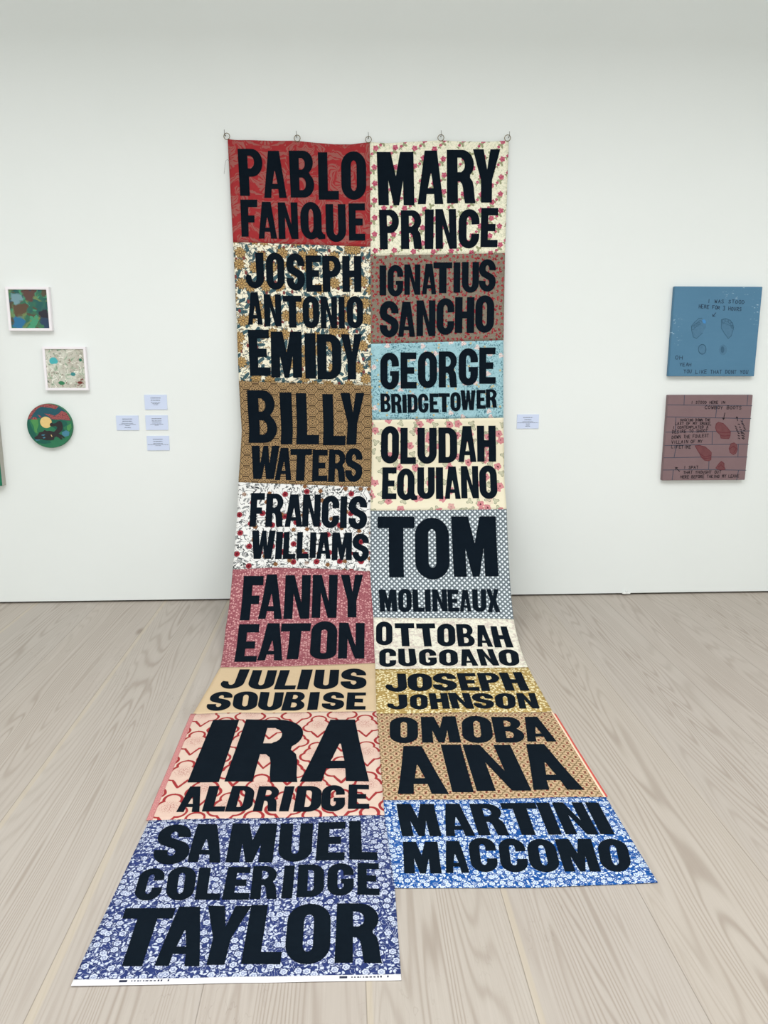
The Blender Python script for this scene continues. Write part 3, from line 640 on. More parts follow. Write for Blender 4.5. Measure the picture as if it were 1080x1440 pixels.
banner = empty('patchwork_banner', (0.14, WALL_Y - 0.02, 2.69), 'long two-column patchwork fabric banner of black names, hung from the wall onto the floor', 'banner')
INV = Matrix.Translation(-banner.location)
THICK = 0.0014
def sheet(name, mats, B0, B1, u0, u1, parent, nu=44, du=0.018, mat_fn=None, off=0.0, thick=THICK):
    h = max(abs(bound(B1, u) - bound(B0, u)) for u in (u0, (u0+u1)/2, u1))
    nv = max(2, int(h/du))
    bm = bmesh.new(); uvl = bm.loops.layers.uv.new('cloth')
    front, back, uvs = [], [], {}
    for j in range(nv+1):
        fr, bk = [], []
        for i in range(nu+1):
            u = u0 + (u1-u0)*i/nu
            s = bound(B0, u) + (bound(B1, u) - bound(B0, u))*j/nv
            a = bm.verts.new(surf(u, s, off + thick)); b = bm.verts.new(surf(u, s, off))
            uvs[a] = uvs[b] = (u*PW_, -s)
            fr.append(a); bk.append(b)
        front.append(fr); back.append(bk)
    def q(a, b, c, d):
        f = bm.faces.new((a, b, c, d))
        for l in f.loops: l[uvl].uv = uvs[l.vert]
    for j in range(nv):
        for i in range(nu):
            q(front[j][i], front[j+1][i], front[j+1][i+1], front[j][i+1])
            q(back[j][i], back[j][i+1], back[j+1][i+1], back[j+1][i])
    for j in range(nv):
        q(front[j][0], back[j][0], back[j+1][0], front[j+1][0])
        q(front[j][nu], front[j+1][nu], back[j+1][nu], back[j][nu])
    for i in range(nu):
        q(front[0][i], front[0][i+1], back[0][i+1], back[0][i])
        q(front[nv][i], back[nv][i], back[nv][i+1], front[nv][i+1])
    for v in bm.verts: v.co -= banner.location
    return finish(name, bm, mats, parent, smooth=True)

# ------------------------------------------------------------------ wood-type letters
def arc(cx, cy, rx, ry, a0, a1, n=14):
    return [(cx + rx*math.cos(math.radians(a0 + (a1-a0)*i/n)), cy + ry*math.sin(math.radians(a0 + (a1-a0)*i/n))) for i in range(n+1)]
def stad(x0, x1, y0, y1, ry):
    rx = (x1-x0)/2; cx = (x0+x1)/2; ry = min(ry, (y1-y0)/2)
    return arc(cx, y1-ry, rx, ry, 0, 180) + arc(cx, y0+ry, rx, ry, 180, 360)
def glyph(ch, w, h):
    """outline and holes of a bold condensed letter in the unit box"""
    stem = 0.043 if False else None
    sx = 0.385
    sy = 0.185
    ry = max(0.20, min(0.5, 0.56*w/h))
    ri = max(0.05, ry - sy*0.95)*0.9
    if ch == 'I': return [(0,0),(1,0),(1,1),(0,1)], []
    if ch == 'O': return stad(0,1,0,1,ry), [stad(sx,1-sx,sy,1-sy,ri)]
    if ch == 'Q':
        k = 0.86
        o = arc(k/2,1-ry,k/2,ry,0,180) + arc(k/2,ry,k/2,ry,180,300,10)
        o += [(0.66,0.05),(0.74,0.0),(1.0,0.015),(1.0,0.13),(0.92,0.15),(k,0.22)]
        return o, [stad(sx*k,(1-sx)*k,sy,1-sy,ri)]
    if ch == 'D':
        r = min(0.5, ry*0.95)
        return [(0,0),(0.5,0)] + arc(0.5,r,0.5,r,-90,0) + arc(0.5,1-r,0.5,r,0,90) + [(0,1)], \
               [[(sx,sy*0.9),(0.5,sy*0.9)] + arc(0.5,sy*0.9+ri,0.5-sx,ri,-90,0,8)[1:] + arc(0.5,1-sy*0.9-ri,0.5-sx,ri,0,90,8) + [(sx,1-sy*0.9)]]
    if ch in 'PRB':
        r1 = 0.27
        hole = [(sx,0.585),(0.52,0.585)] + arc(0.52,0.72,0.13,0.12,-80,80,8) + [(0.52,0.855),(sx,0.855)]
        if ch == 'P':
            return [(0,0),(sx+0.03,0),(sx+0.03,0.41),(0.55,0.41)] + arc(0.55,0.705,0.45,0.295,-90,90) + [(0,1)], [hole]
        if ch == 'R':
            o = [(0,0),(sx,0),(sx,0.41),(0.47,0.41),(0.54,0.36),(0.57,0.28),(0.60,0.10),(0.63,0),(1,0),(0.975,0.10),(0.955,0.30),(0.92,0.41),(0.83,0.48)]
            return o + arc(0.55,0.735,0.43,0.265,-48,90) + [(0,1)], [hole]
        o = [(0,0),(0.55,0)] + arc(0.57,0.27,0.43,0.27,-90,50) + arc(0.55,0.745,0.40,0.255,-55,90) + [(0,1)]
        return o, [[(sx,0.60),(0.50,0.60)] + arc(0.51,0.72,0.11,0.11,-80,80,8) + [(0.50,0.845),(sx,0.845)],
                   [(sx,0.16),(0.52,0.16)] + arc(0.53,0.29,0.12,0.125,-80,80,8) + [(0.52,0.43),(sx,0.43)]]
    if ch in 'CG':
        out_top = arc(0.5,1-ry,0.5,ry,0,180); out_bot = arc(0.5,ry,0.5,ry,180,360)
        in_bot = arc(0.5,sy+ri,0.5-sx,ri,360,180,8); in_top = arc(0.5,1-sy-ri,0.5-sx,ri,180,0,8)
        if ch == 'C':
            return [(1,0.62)] + out_top + out_bot + [(1,0.38),(1-sx,0.37)] + in_bot + in_top + [(1-sx,0.61)], []
        ob = out_bot
        return [(1,0.63)] + out_top + ob + [(1,0.50),(0.52,0.50),(0.52,0.37),(1-sx,0.37)] + in_bot + in_top + [(1-sx,0.62)], []
    if ch == 'U':
        return [(0,1)] + arc(0.5,ry,0.5,ry,180,360) + [(1,1),(1-sx,1)] + arc(0.5,sy+ri,0.5-sx,ri,360,180,8) + [(sx,1)], []
    if ch == 'J':
        sj = 0.43 if w/h > 0.48 else 0.56
        return [(1,1),(1-sj,1)] + arc(0.46,0.17+0.13,0.13,0.12,360,200,8) + [(0.30,0.36),(0.06,0.40),(0,0.30)] + arc(0.5,ry,0.5,ry,190,360), []
    if ch == 'S':
        hx, hy = 0.5-sx/2, 0.25-sy/4
        cu, cl = 1-sy/2-hy, sy/2+hy
        up = arc(0.5,cu,hx,hy,-12,90,8) + arc(0.5,cu,hx,hy,90,222,12)[1:]
        lo = [(1-x, 1-y) for x, y in up[::-1]]
        P = up + lo
        L_, R2 = [], []
        n = len(P)
        for i, p in enumerate(P):
            a, b = P[max(0,i-1)], P[min(n-1,i+1)]
            tx, ty = (b[0]-a[0])/sx, (b[1]-a[1])/sy
            l = math.hypot(tx, ty); nx, ny = -ty/l, tx/l
            k = 0.5*(1.0 + 0.10*math.exp(-((i-n/2)/3.0)**2))
            L_.append((p[0]+nx*sx*k, p[1]+ny*sy*k)); R2.append((p[0]-nx*sx*k, p[1]-ny*sy*k))
        return L_ + R2[::-1], []
    if ch == 'A':
        return [(0,0),(0.25,1),(0.72,1),(1,0),(0.665,0),(0.635,0.19),(0.345,0.19),(0.315,0)], [[(0.390,0.30),(0.61,0.30),(0.515,0.575),(0.49,0.575)]]
    if ch == 'M':
        return [(0,0),(0,1),(0.375,1),(0.505,0.55),(0.635,1),(1,1),(1,0),(0.70,0),(0.70,0.47),(0.575,0),(0.425,0),(0.29,0.47),(0.29,0)], []
    if ch == 'W':
        return [(0,1),(0.29,1),(0.345,0.46),(0.425,1),(0.60,1),(0.675,0.46),(0.73,1),(1,1),(0.865,0),(0.585,0),(0.505,0.46),(0.43,0),(0.135,0)], []
    if ch == 'N':
        return [(0,0),(0,1),(0.36,1),(0.66,0.40),(0.65,1),(1,1),(1,0),(0.65,0),(0.345,0.60),(0.345,0)], []
    if ch == 'Y':
        return [(0,1),(0.39,1),(0.525,0.62),(0.64,1),(1,1),(0.71,0.42),(0.71,0),(0.30,0),(0.30,0.42)], []
    if ch == 'X':
        return [(0,1),(0.38,1),(0.51,0.69),(0.63,1),(1,1),(0.735,0.51),(1,0),(0.61,0),(0.49,0.33),(0.36,0),(0,0),(0.27,0.51)], []
    if ch == 'T':
        return [(0,1),(1,1),(1,0.81),(0.70,0.81),(0.70,0),(0.305,0),(0.305,0.81),(0,0.81)], []
    if ch == 'L': return [(0,0),(0,1),(0.46,1),(0.46,0.185),(1,0.185),(1,0)], []
    if ch == 'E':
        return [(0,0),(0,1),(0.985,1),(0.985,0.815),(0.42,0.815),(0.42,0.595),(0.85,0.595),(0.85,0.41),(0.42,0.41),(0.42,0.185),(1,0.185),(1,0)], []
    if ch == 'F':
        return [(0,0),(0,1),(1,1),(1,0.80),(0.46,0.80),(0.46,0.575),(0.84,0.575),(0.84,0.385),(0.46,0.385),(0.46,0)], []
    if ch == 'H':
        return [(0,0),(0,1),(sx,1),(sx,0.60),(1-sx,0.60),(1-sx,1),(1,1),(1,0),(1-sx,0),(1-sx,0.41),(sx,0.41),(sx,0)], []
    raise ValueError(ch)
LOFF = 0.0032
def letter(ch, q, parent):
    (u0,s0,u1,s1,u2,s2,u3,s3) = q                # bottom-left, bottom-right, top-right, top-left on the cloth
    w = (abs(u1-u0) + abs(u2-u3))/2*PW_; h = (abs(s0-s3) + abs(s1-s2))/2
    o, holes = glyph(ch, w, h)
    loops = [[Vector((p[0], p[1], 0)) for p in l] for l in [o] + holes]
    flat_pts = [p for l in loops for p in l]
    bm = bmesh.new()
    vs = [bm.verts.new(p) for p in flat_pts]
    for t in tessellate_polygon(loops):
        try: bm.faces.new([vs[i] for i in t])
        except ValueError: pass
    bmesh.ops.remove_doubles(bm, verts=bm.verts[:], dist=1e-5)
    for n, ax in ((max(2, int(w/0.03)), 0), (max(3, int(h/0.016)), 1)):
        for i in range(1, n):
            co = Vector((0,0,0)); no = Vector((0,0,0)); co[ax] = i/n + 1e-4; no[ax] = 1
            bmesh.ops.bisect_plane(bm, geom=bm.verts[:] + bm.edges[:] + bm.faces[:], dist=1e-6, plane_co=co, plane_no=no)
    for f in bm.faces:
        f.normal_update()
        if f.normal.z < 0: f.normal_flip()
    edge = [e for e in bm.edges if len(e.link_faces) == 1]
    ret = bmesh.ops.extrude_edge_only(bm, edges=edge)
    low = {v for v in ret['geom'] if isinstance(v, bmesh.types.BMVert)}
    for v in bm.verts:
        a, b = v.co.x, v.co.y
        u = (u0*(1-a)+u1*a)*(1-b) + (u3*(1-a)+u2*a)*b
        s = (s0*(1-a)+s1*a)*(1-b) + (s3*(1-a)+s2*a)*b
        v.co = surf(u, s, THICK + 0.0003 if v in low else LOFF) - banner.location
    bmesh.ops.recalc_face_normals(bm, faces=bm.faces[:])
    return finish('letter', bm, M_LETTER, parent)

panels = {}
for side, B, lst, (e0, e1) in (('L', BOUND_L, LEFT, (-1.0, 0.0)), ('R', BOUND_R, RIGHT, (0.0, 1.0))):
    for i, (nm, fn, lab) in enumerate(lst):
        b1 = B[i+1]
        if nm == 'indigo_floral': b1 = [(p[0], p[1] - 0.014) for p in b1]
        p = sheet('fabric_panel', cloth(nm, fn), B[i], b1, e0, e1, banner)
        p['label'] = lab
        panels[side, i] = p
for side, i, txt in WORDS:
    for t in txt.split('; '):
        v = t.split()
        letter(v[0], [float(k) for k in v[1:]], panels[side, i])

# selvedges, edge finishes and the loose thread
M_SELV = plain('white_selvedge_cotton', (238, 238, 240), 0.95, 0.03, 80.0)
M_INK = plain('selvedge_ink', (40, 44, 66), 0.9)
bl = BOUND_L[8]
sv = sheet('selvedge', M_SELV, [(p[0], p[1]-0.014) for p in bl], [(p[0], p[1]+0.004) for p in bl], -1.0, 0.0, panels['L', 7], du=0.006)
sv['label'] = 'white printed selvedge strip'
bm = bmesh.new()
def ink(u0, u1, da, db):
    for k in range(4):
        ua, ub = u0 + (u1-u0)*k/4, u0 + (u1-u0)*(k+1)/4
        v = [bm.verts.new(surf(u, bound(bl, u) + d, THICK + 0.0008) - banner.location) for u, d in ((ua, db), (ub, db), (ub, da), (ua, da))]
        bm.faces.new(v)
for base in (-0.855, -0.185):
    ink(base-0.004, base+0.020, -0.0095, -0.003)
    u = base + 0.032
    rr = random.Random(3)
    while u < base + 0.10:
        l = rr.uniform(0.003, 0.009); ink(u, u+l, -0.0080, -0.0045); u += l + rr.uniform(0.002, 0.006)
    for dx in (0.112, 0.121, 0.142):
        ink(base+dx, base+dx+0.005, -0.0095, -0.004)
bmesh.ops.recalc_face_normals(bm, faces=bm.faces[:])
finish('selvedge_print', bm, M_INK, panels['L', 7])
def f_fringe(x, y):
    n = noi(x, y, 260.0, 2.0)
    k = below(absv(x + 0.79), 0.012, 0.01)
    c = mix(n, lin((190, 128, 126)), lin((210, 164, 156)))
    return mix(below(noi(x*2.0, y, 300.0), 0.48, 0.08), c, lin((170, 92, 96)))
fr = sheet('woven_edge', cloth('pink_woven_edge', f_fringe), BOUND_L[6], BOUND_L[7], -1.012, -0.986, panels['L', 6], nu=6, off=0.0006)
fr['label'] = 'pink woven fringe edge'
red = plain('red_edge_thread', (196, 84, 76), 0.9); pale = plain('cream_edge_tape', (236, 206, 178), 0.9)
ed = sheet('edge_tape', pale, BOUND_R[7], BOUND_R[8], 0.990, 1.0, panels['R', 7], nu=3, off=0.0006)
ed['label'] = 'cream edge tape'
ed = sheet('edge_binding', red, [(p[0], p[1]+0.02) for p in BOUND_R[7]], [(p[0], p[1]-0.005) for p in BOUND_R[8]], 1.0, 1.010, panels['R', 7], nu=3)
ed['label'] = 'red frayed edge'
bm = bmesh.new()
tube(bm, [Vector(p) - banner.location for p in [(-0.640, 4.630, 2.570), (-0.648, 4.626, 2.573), (-0.656, 4.624, 2.566), (-0.661, 4.624, 2.545), (-0.664, 4.625, 2.52), (-0.668, 4.626, 2.497)]], 0.0009, 6)
th = finish('loose_thread', bm, plain('grey_thread', (120, 112, 112), 0.9), panels['L', 0]); th['label'] = 'loose grey thread'

# rings sewn to the top edge, and the hooks they hang on
M_BRASS = plain('aged_brass', (118, 104, 72), 0.35, 0.15, 90.0, metal=0.9, spec=0.5)
M_STEEL = plain('dull_steel', (112, 108, 100), 0.4, 0.1, 60.0, metal=0.8, spec=0.5)
hook_labels = ['small steel hook pin above the banner\'s top left corner, over the red damask panel',
               'small steel hook pin above the middle of the red damask panel',
               'small steel hook pin above the seam between the banner\'s two columns',
               'small steel hook pin above the middle of the cream rose-print panel',
               'small steel hook pin above the banner\'s top right corner, over the rose-print panel']
for k, (u, x, z, dx) in enumerate([(-1.0, -0.646, 2.7045, -0.011), (-0.505, -0.257, 2.7005, -0.004), (-0.01, 0.140, 2.6985, 0.0), (0.5, 0.547, 2.7145, 0.002), (0.985, 0.925, 2.7165, 0.010)]):
    y = 4.631
    ztop = surf(u, bound(BOUND_L[0] if u < 0 else BOUND_R[0], u)).z
    r = 0.0165
    zc = ztop + r - 0.003
    bm = bmesh.new()
    tube(bm, [Vector((x + r*math.cos(a), y - 0.002*math.cos(a), zc + r*math.sin(a))) - banner.location for a in [2*math.pi*i/28 for i in range(28)]], 0.0019, 8, closed=True)
    rg = finish('hanging_ring', bm, M_BRASS, banner, smooth=True); rg['label'] = 'small aged brass ring'
    h = empty('hook_pin', (x+dx, WALL_Y, zc), hook_labels[k], 'hook', 'hook pins holding the banner')
    bm = bmesh.new()
    zi = r*math.sin(math.acos(max(-1, min(1, dx/r)))) - 0.0035
    tube(bm, [(0, 0.004, zi), (0, -0.01, zi), (0, -0.0215, zi), (0, -0.0245, zi + 0.002), (0, -0.0255, zi + 0.005), (-0.001, -0.0255, zi + 0.024)], 0.0014, 8)
    finish('shank', bm, M_STEEL, h, smooth=True)
    bm = bmesh.new()
    tube(bm, [(0, -0.0002, zi), (0, -0.0015, zi), (0, -0.003, zi)], 0.0032, 12)
    finish('collar', bm, M_STEEL, h, smooth=True)

# ------------------------------------------------------------------ paintings on the wall
def wl(x, z): return (x, WALL_Y, z)
M_FRAME = plain('white_frame_paint', (238, 234, 236), 0.5, 0.03, 20.0)
M_EDGE = plain('raw_canvas_edge', (196, 192, 182), 0.9, 0.06, 40.0)
def art(name, fn, rough=0.6):
    mt, b = material(name, None, rough, spec=0.3)
    x, y, z = coords('object')
    put(b, 'Base Color', fn(x, z))
    bump(b, noi(x, z, 300.0, 2.0), 0.1, 0.0005)
    return mt
def f_forest(x, z):
    x = x + (noi(x, z, 22.0, 2.0, z=31.0) - 0.5)*0.07; z = z + (noi(x, z, 22.0, 2.0, z=37.0) - 0.5)*0.07
    n1 = noi(x, z, 9.0, 2.0, 0.5, 0.9); n2 = noi(x, z, 14.0, 3.0, 0.5, 1.2, 3.0); n3 = noi(x, z, 20.0, 2.0, 0.5, 0.6, 8.0); n4 = noi(x, z, 11.0, 2.0, 0.5, 0.8, 14.0)
    c = mix(clamp((n1-0.38)*5.0), lin((40, 92, 88)), lin((62, 118, 84)))
    c = mix(below(n2, 0.42, 0.05), c, lin((84, 78, 62)))
    c = mix(below(-n3, -0.58, 0.04), c, lin((70, 148, 112)))
    c = mix(below(n4, 0.40, 0.05), c, lin((108, 132, 84)))
    c = mix(below(-n4, -0.60, 0.05)*0.9, c, lin((44, 78, 98)))
    c = mix(below(hyp(x + 0.045, z + 0.005)/(1.0 + (n3-0.5)*0.8), 0.036, 0.008), c, lin((92, 74, 58)))
    c = mix(below(hyp(x + 0.068, z - 0.060)/(1.0 + (n2-0.5)*0.9), 0.032, 0.008), c, lin((116, 150, 158)))
    c = mix(below(hyp(x - 0.085, z + 0.03)/(1.0 + (n2-0.5)*1.2), 0.028, 0.008), c, lin((44, 44, 54)))
    c = mix(below(hyp(x - 0.008, z - 0.075)/(1.0 + (n3-0.5)*1.2), 0.034, 0.008), c, lin((92, 68, 62)))
    c = mix(below(hyp(x - 0.088, z + 0.085)/(1.0 + (n3-0.5)*1.2), 0.032, 0.01), c, lin((44, 66, 90)))
    return mix(below(hyp(x + 0.07, z + 0.075)/(1.0 + (n1-0.5)*1.2), 0.034, 0.01), c, lin((44, 110, 150)))
def f_marble(x, z):
    n1 = noi(x, z, 14.0, 4.0, 0.6, 1.0); n2 = noi(x, z, 24.0, 3.0, 0.6, 1.6, 5.0)
    c = mix(clamp((n1-0.35)*4.0), lin((178, 172, 158)), lin((204, 206, 192)))
    c = mix(below(n2, 0.40, 0.04)*0.85, c, lin((140, 168, 140)))
    c = mix(below(noi(x, z, 60.0, 3.0, 0.6, 1.0, 41.0), 0.38, 0.04)*0.7, c, lin((120, 130, 112)))
    c = mix(below(noi(x, z, 48.0, 3.0, 0.6, 1.0, 51.0), 0.34, 0.04)*0.7, c, lin((132, 108, 98)))
    c = mix(band(noi(x, z, 20.0, 3.0, 0.6, 1.2, 9.0) - 0.62, 0.03, 0.02), c, lin((226, 226, 214)))
    edge = mx(absv(x), absv(z))
    c = mix(below(noi(x, z, 34.0, 2.0, 0.5, 1.2, 12.0), 0.33, 0.04) * below(-edge, -0.045, 0.03), c, lin((60, 84, 62)))
    c = mix(below(-noi(x, z, 30.0, 2.0, 0.5, 1.2, 22.0), -0.66, 0.04) * below(-edge, -0.04, 0.03), c, lin((118, 72, 62)))
    w = noi(x, z, 40.0)
    c = mix(below(hyp((x + 0.066)*0.8, z - 0.045)/(0.6 + w*0.8), 0.020, 0.004), c, lin((72, 172, 176)))
    c = mix(below(hyp(x - 0.040, (z + 0.032)*1.3)/(0.6 + w*0.8), 0.014, 0.004), c, lin((58, 132, 132)))
    c = mix(below(hyp(x - 0.088, z - 0.050)/(0.6 + w*0.8), 0.009, 0.003), c, lin((42, 108, 84)))
    c = mix(below(hyp((x + 0.03)*0.6, z + 0.082)/(0.6 + w*0.8), 0.011, 0.003), c, lin((52, 122, 84)))
    return mix(below(hyp((x - 0.075)*0.5, z + 0.080)/(0.6 + w*0.8), 0.008, 0.003), c, lin((112, 48, 40)))
def framed(cx, cz, w, h, bx, depth, fn, matname, label, name='framed_painting', ang=0.0):
    root = empty(name, (cx, WALL_Y, cz), label, 'painting')
    if ang: root.rotation_euler = (0, ang, 0)
    bm = bmesh.new()
    W, H = w/2, h/2
    o = [(-W,-H),(W,-H),(W,H),(-W,H)]; i_ = [(-W+bx,-H+bx),(W-bx,-H+bx),(W-bx,H-bx),(-W+bx,H-bx)]
    yb, yf, yr = -0.0005, -depth, -depth+0.010
    rows = [[bm.verts.new((p[0], y, p[1])) for p in q] for q, y in ((o, yb), (o, yf), (i_, yf), (i_, yr))]
    for a, b in zip(rows[:-1], rows[1:]):
        for k in range(4): bm.faces.new((a[k], a[(k+1)%4], b[(k+1)%4], b[k]))
    bm.faces.new(rows[0])
    bmesh.ops.recalc_face_normals(bm, faces=bm.faces[:])
    es = [e for e in bm.edges if all(abs(v.co.y - yf) < 1e-6 for v in e.verts)]
    bmesh.ops.bevel(bm, geom=es, offset=0.0015, segments=2, affect='EDGES')
    finish('frame', bm, M_FRAME, root)
    bm = bmesh.new()
    box(bm, -W+bx, W-bx, yr - 0.003, yb - 0.008, -H+bx, H-bx)
    bmesh.ops.recalc_face_normals(bm, faces=bm.faces[:])
    finish('canvas', bm, art(matname, fn), root)
    return root
framed(-1.8015, 1.7625, 0.243, 0.243, 0.015, 0.030, f_forest, 'green_abstract_paint', 'small white-framed green and brown abstract painting, topmost on the left of the wall')
framed(-1.6245, 1.4275, 0.246, 0.249, 0.014, 0.026, f_marble, 'pale_splash_paint', 'small white-framed pale grey painting with green and turquoise splashes, above the round painting')

def f_green(x, z):
    return mix(noi(x, z, 7.0, 3.0), lin((18, 104, 76)), lin((30, 120, 90)))
root = empty('canvas_painting', (-2.504, WALL_Y, 1.352), 'large green canvas painting with pale grey sides, cut by the left picture edge', 'painting')
bm = bmesh.new(); box(bm, -0.468, 0.468, -0.0465, -0.0005, -0.608, 0.608)
bmesh.ops.recalc_face_normals(bm, faces=bm.faces[:])
finish('stretcher', bm, plain('grey_stretcher_side', (176, 174, 164), 0.8), root)
bm = bmesh.new(); box(bm, -0.466, 0.466, -0.049, -0.0467, -0.606, 0.606)
bmesh.ops.recalc_face_normals(bm, faces=bm.faces[:])
finish('canvas', bm, art('green_paint', f_green), root)

# round painting: layers of flat paint on a thick disc
root = empty('round_painting', (-1.742, WALL_Y, 1.0965), 'round green painting of a dark animal lying under a pale moon', 'painting')
RD, DEP = 0.130, 0.026
bm = bmesh.new()
N = 72
a = [bm.verts.new((RD*math.cos(2*math.pi*i/N), -0.0005, RD*math.sin(2*math.pi*i/N))) for i in range(N)]
b = [bm.verts.new((RD*math.cos(2*math.pi*i/N), -DEP+0.002, RD*math.sin(2*math.pi*i/N))) for i in range(N)]
c = [bm.verts.new(((RD-0.002)*math.cos(2*math.pi*i/N), -DEP, (RD-0.002)*math.sin(2*math.pi*i/N))) for i in range(N)]
for p, q in ((a, b), (b, c)):
    for i in range(N): bm.faces.new((p[i], p[(i+1)%N], q[(i+1)%N], q[i]))
bm.faces.new(a); bm.faces.new(c)
bmesh.ops.recalc_face_normals(bm, faces=bm.faces[:])
def f_brick(x, z):
    return mix(below(noi(x, z*1.6, 130.0, 2.0), 0.46, 0.05), lin((158, 84, 82)), lin((104, 52, 58)))
mats = [art('leaf_green_paint', lambda x, z: mix(noi(x, z, 20.0), lin((34, 104, 74)), lin((50, 122, 84)))),
        art('deep_teal_paint', lambda x, z: mix(noi(x, z, 30.0), lin((24, 74, 86)), lin((36, 90, 100)))),
        art('hatched_brick_paint', f_brick),
        art('moon_cream_paint', lambda x, z: mix(noi(x, z, 60.0), lin((214, 182, 116)), lin((228, 200, 134)))),
        art('charcoal_paint', lambda x, z: mix(noi(x, z, 40.0), lin((32, 31, 34)), lin((50, 46, 48)))),
        art('pond_blue_paint', lambda x, z: mix(noi(x, z, 40.0), lin((58, 116, 138)), lin((76, 134, 154)))),
        art('bright_green_paint', lambda x, z: mix(noi(x, z, 40.0), lin((66, 132, 74)), lin((84, 148, 84)))),
        art('bottle_green_paint', lambda x, z: mix(noi(x, z, 40.0), lin((20, 84, 72)), lin((28, 96, 80))))]
def disc_pts(pts):                                # crop pixels -> metres on the disc
    return [((x-406)/186*RD, -(y-1200)/183*RD) for x, y in pts]
def rim(a0, a1, n=14): return [(406 + 184*math.cos(math.radians(a0+(a1-a0)*i/n)), 1200 - 181*math.sin(math.radians(a0+(a1-a0)*i/n))) for i in range(n+1)]
layers = [
    (7, rim(166, 222) + [(300,1290),(268,1235),(252,1190),(240,1150)]),
    (1, rim(14, 166, 30) + [(270,1142),(330,1136),(420,1145),(500,1152),(560,1158)]),
    (2, rim(62, 163, 24) + [(255,1140),(280,1100),(315,1060),(350,1042),(420,1050),(470,1062)]),
    (2, [(370,1098),(420,1102),(455,1118),(490,1098),(515,1076)] + rim(38, 14, 8) + [(545,1152),(500,1146),(450,1155),(425,1140),(405,1118)]),
    (2, [(258,1146),(275,1128),(300,1126),(312,1146)]), (2, [(316,1104),(340,1118),(350,1132),(332,1128)]),
    (6, [(252,1152),(285,1146),(318,1150),(318,1190),(300,1232),(302,1262),(280,1250),(276,1200)]),
    (7, [(428,1145),(500,1150),(550,1165),(556,1190),(520,1215),(530,1240),(505,1250),(450,1225),(420,1195)]),
    (6, [(552,1200),(585,1180),(588,1215),(560,1250),(548,1225)]),
    (7, [(280,1316),(340,1314),(400,1324),(408,1340),(360,1348),(300,1342)]),
    (5, [(505,1252),(540,1236),(568,1250),(560,1282),(525,1290),(505,1275)]),
    (3, [(380 + 48*math.cos(t*math.pi/18), 1170 + 47*math.sin(t*math.pi/18)) for t in range(36)]),
    (5, [(274,1302),(300,1296),(318,1318),(288,1322)]),
    (4, [(272,1297),(300,1278),(318,1252),(348,1246),(364,1232),(380,1242),(404,1240),(440,1248),(462,1228),(470,1212),(456,1200),(430,1206),(410,1198),(410,1182),(424,1172),(440,1180),(462,1176),(476,1162),(498,1158),(512,1172),(517,1202),(512,1230),(494,1250),(476,1264),(498,1272),(520,1290),(526,1304),(512,1300),(498,1290),(506,1312),(492,1314),(476,1298),(456,1288),(440,1294),(434,1314),(404,1320),(360,1318),(330,1308),(304,1312),(280,1310)]),
    (5, [(330,1276),(348,1268),(366,1272),(350,1282)]), (5, [(342,1296),(358,1290),(366,1298),(350,1304)]), (3, [(410,1274),(416,1272),(424,1288),(418,1290)])]
for k, (mi, pts) in enumerate(layers): poly(bm, disc_pts(pts), -DEP - 0.0002 - 0.00012*k, mi)
finish('painted_disc', bm, mats, root)

# ------------------------------------------------------------------ hand lettering for the two boards
ST = {
 'A': [[(0,0),(.5,1),(1,0)],[(.2,.4),(.8,.4)]], 'B': [[(0,0),(0,1),(.7,1),(.85,.75),(.6,.52),(0,.52)],[(.6,.52),(1,.3),(.7,0),(0,0)]],
 'C': [[(1,.85),(.6,1),(.15,.8),(0,.5),(.15,.15),(.6,0),(1,.15)]], 'D': [[(0,0),(0,1),(.6,.95),(1,.5),(.6,.05),(0,0)]],
 'E': [[(1,1),(0,1),(0,0),(1,0)],[(0,.5),(.8,.5)]], 'F': [[(1,1),(0,1),(0,0)],[(0,.5),(.75,.5)]],
 'G': [[(1,.85),(.5,1),(0,.6),(.1,.15),(.6,0),(1,.2),(1,.45),(.6,.45)]], 'H': [[(0,0),(0,1)],[(1,0),(1,1)],[(0,.5),(1,.5)]],
 'I': [[(.5,0),(.5,1)]], 'K': [[(0,0),(0,1)],[(1,1),(0,.45),(1,0)]], 'L': [[(0,1),(0,0),(1,0)]],
 'M': [[(0,0),(.1,1),(.5,.4),(.9,1),(1,0)]], 'N': [[(0,0),(0,1),(1,0),(1,1)]], 'O': [[(.5,1),(.1,.8),(0,.45),(.25,.05),(.7,0),(1,.4),(.85,.85),(.5,1)]],
 'P': [[(0,0),(0,1),(.8,.95),(.95,.7),(.7,.5),(0,.45)]], 'R': [[(0,0),(0,1),(.8,.95),(.9,.7),(.6,.5),(0,.45)],[(.4,.45),(1,0)]],
 'S': [[(.95,.85),(.5,1),(.1,.8),(.3,.55),(.8,.42),(.9,.15),(.5,0),(0,.12)]], 'T': [[(0,1),(1,1)],[(.5,1),(.5,0)]],
 'U': [[(0,1),(.05,.2),(.4,0),(.8,.1),(1,1)]], 'V': [[(0,1),(.5,0),(1,1)]], 'W': [[(0,1),(.25,0),(.5,.7),(.75,0),(1,1)]],
 'X': [[(0,0),(1,1)],[(0,1),(1,0)]], 'Y': [[(0,1),(.5,.5),(1,1)],[(.5,.5),(.5,0)]], '3': [[(0,.9),(.6,1),(.9,.75),(.4,.52),(1,.3),(.6,0),(0,.1)]], ',': [[(.3,.15),(.1,-.15)]]}
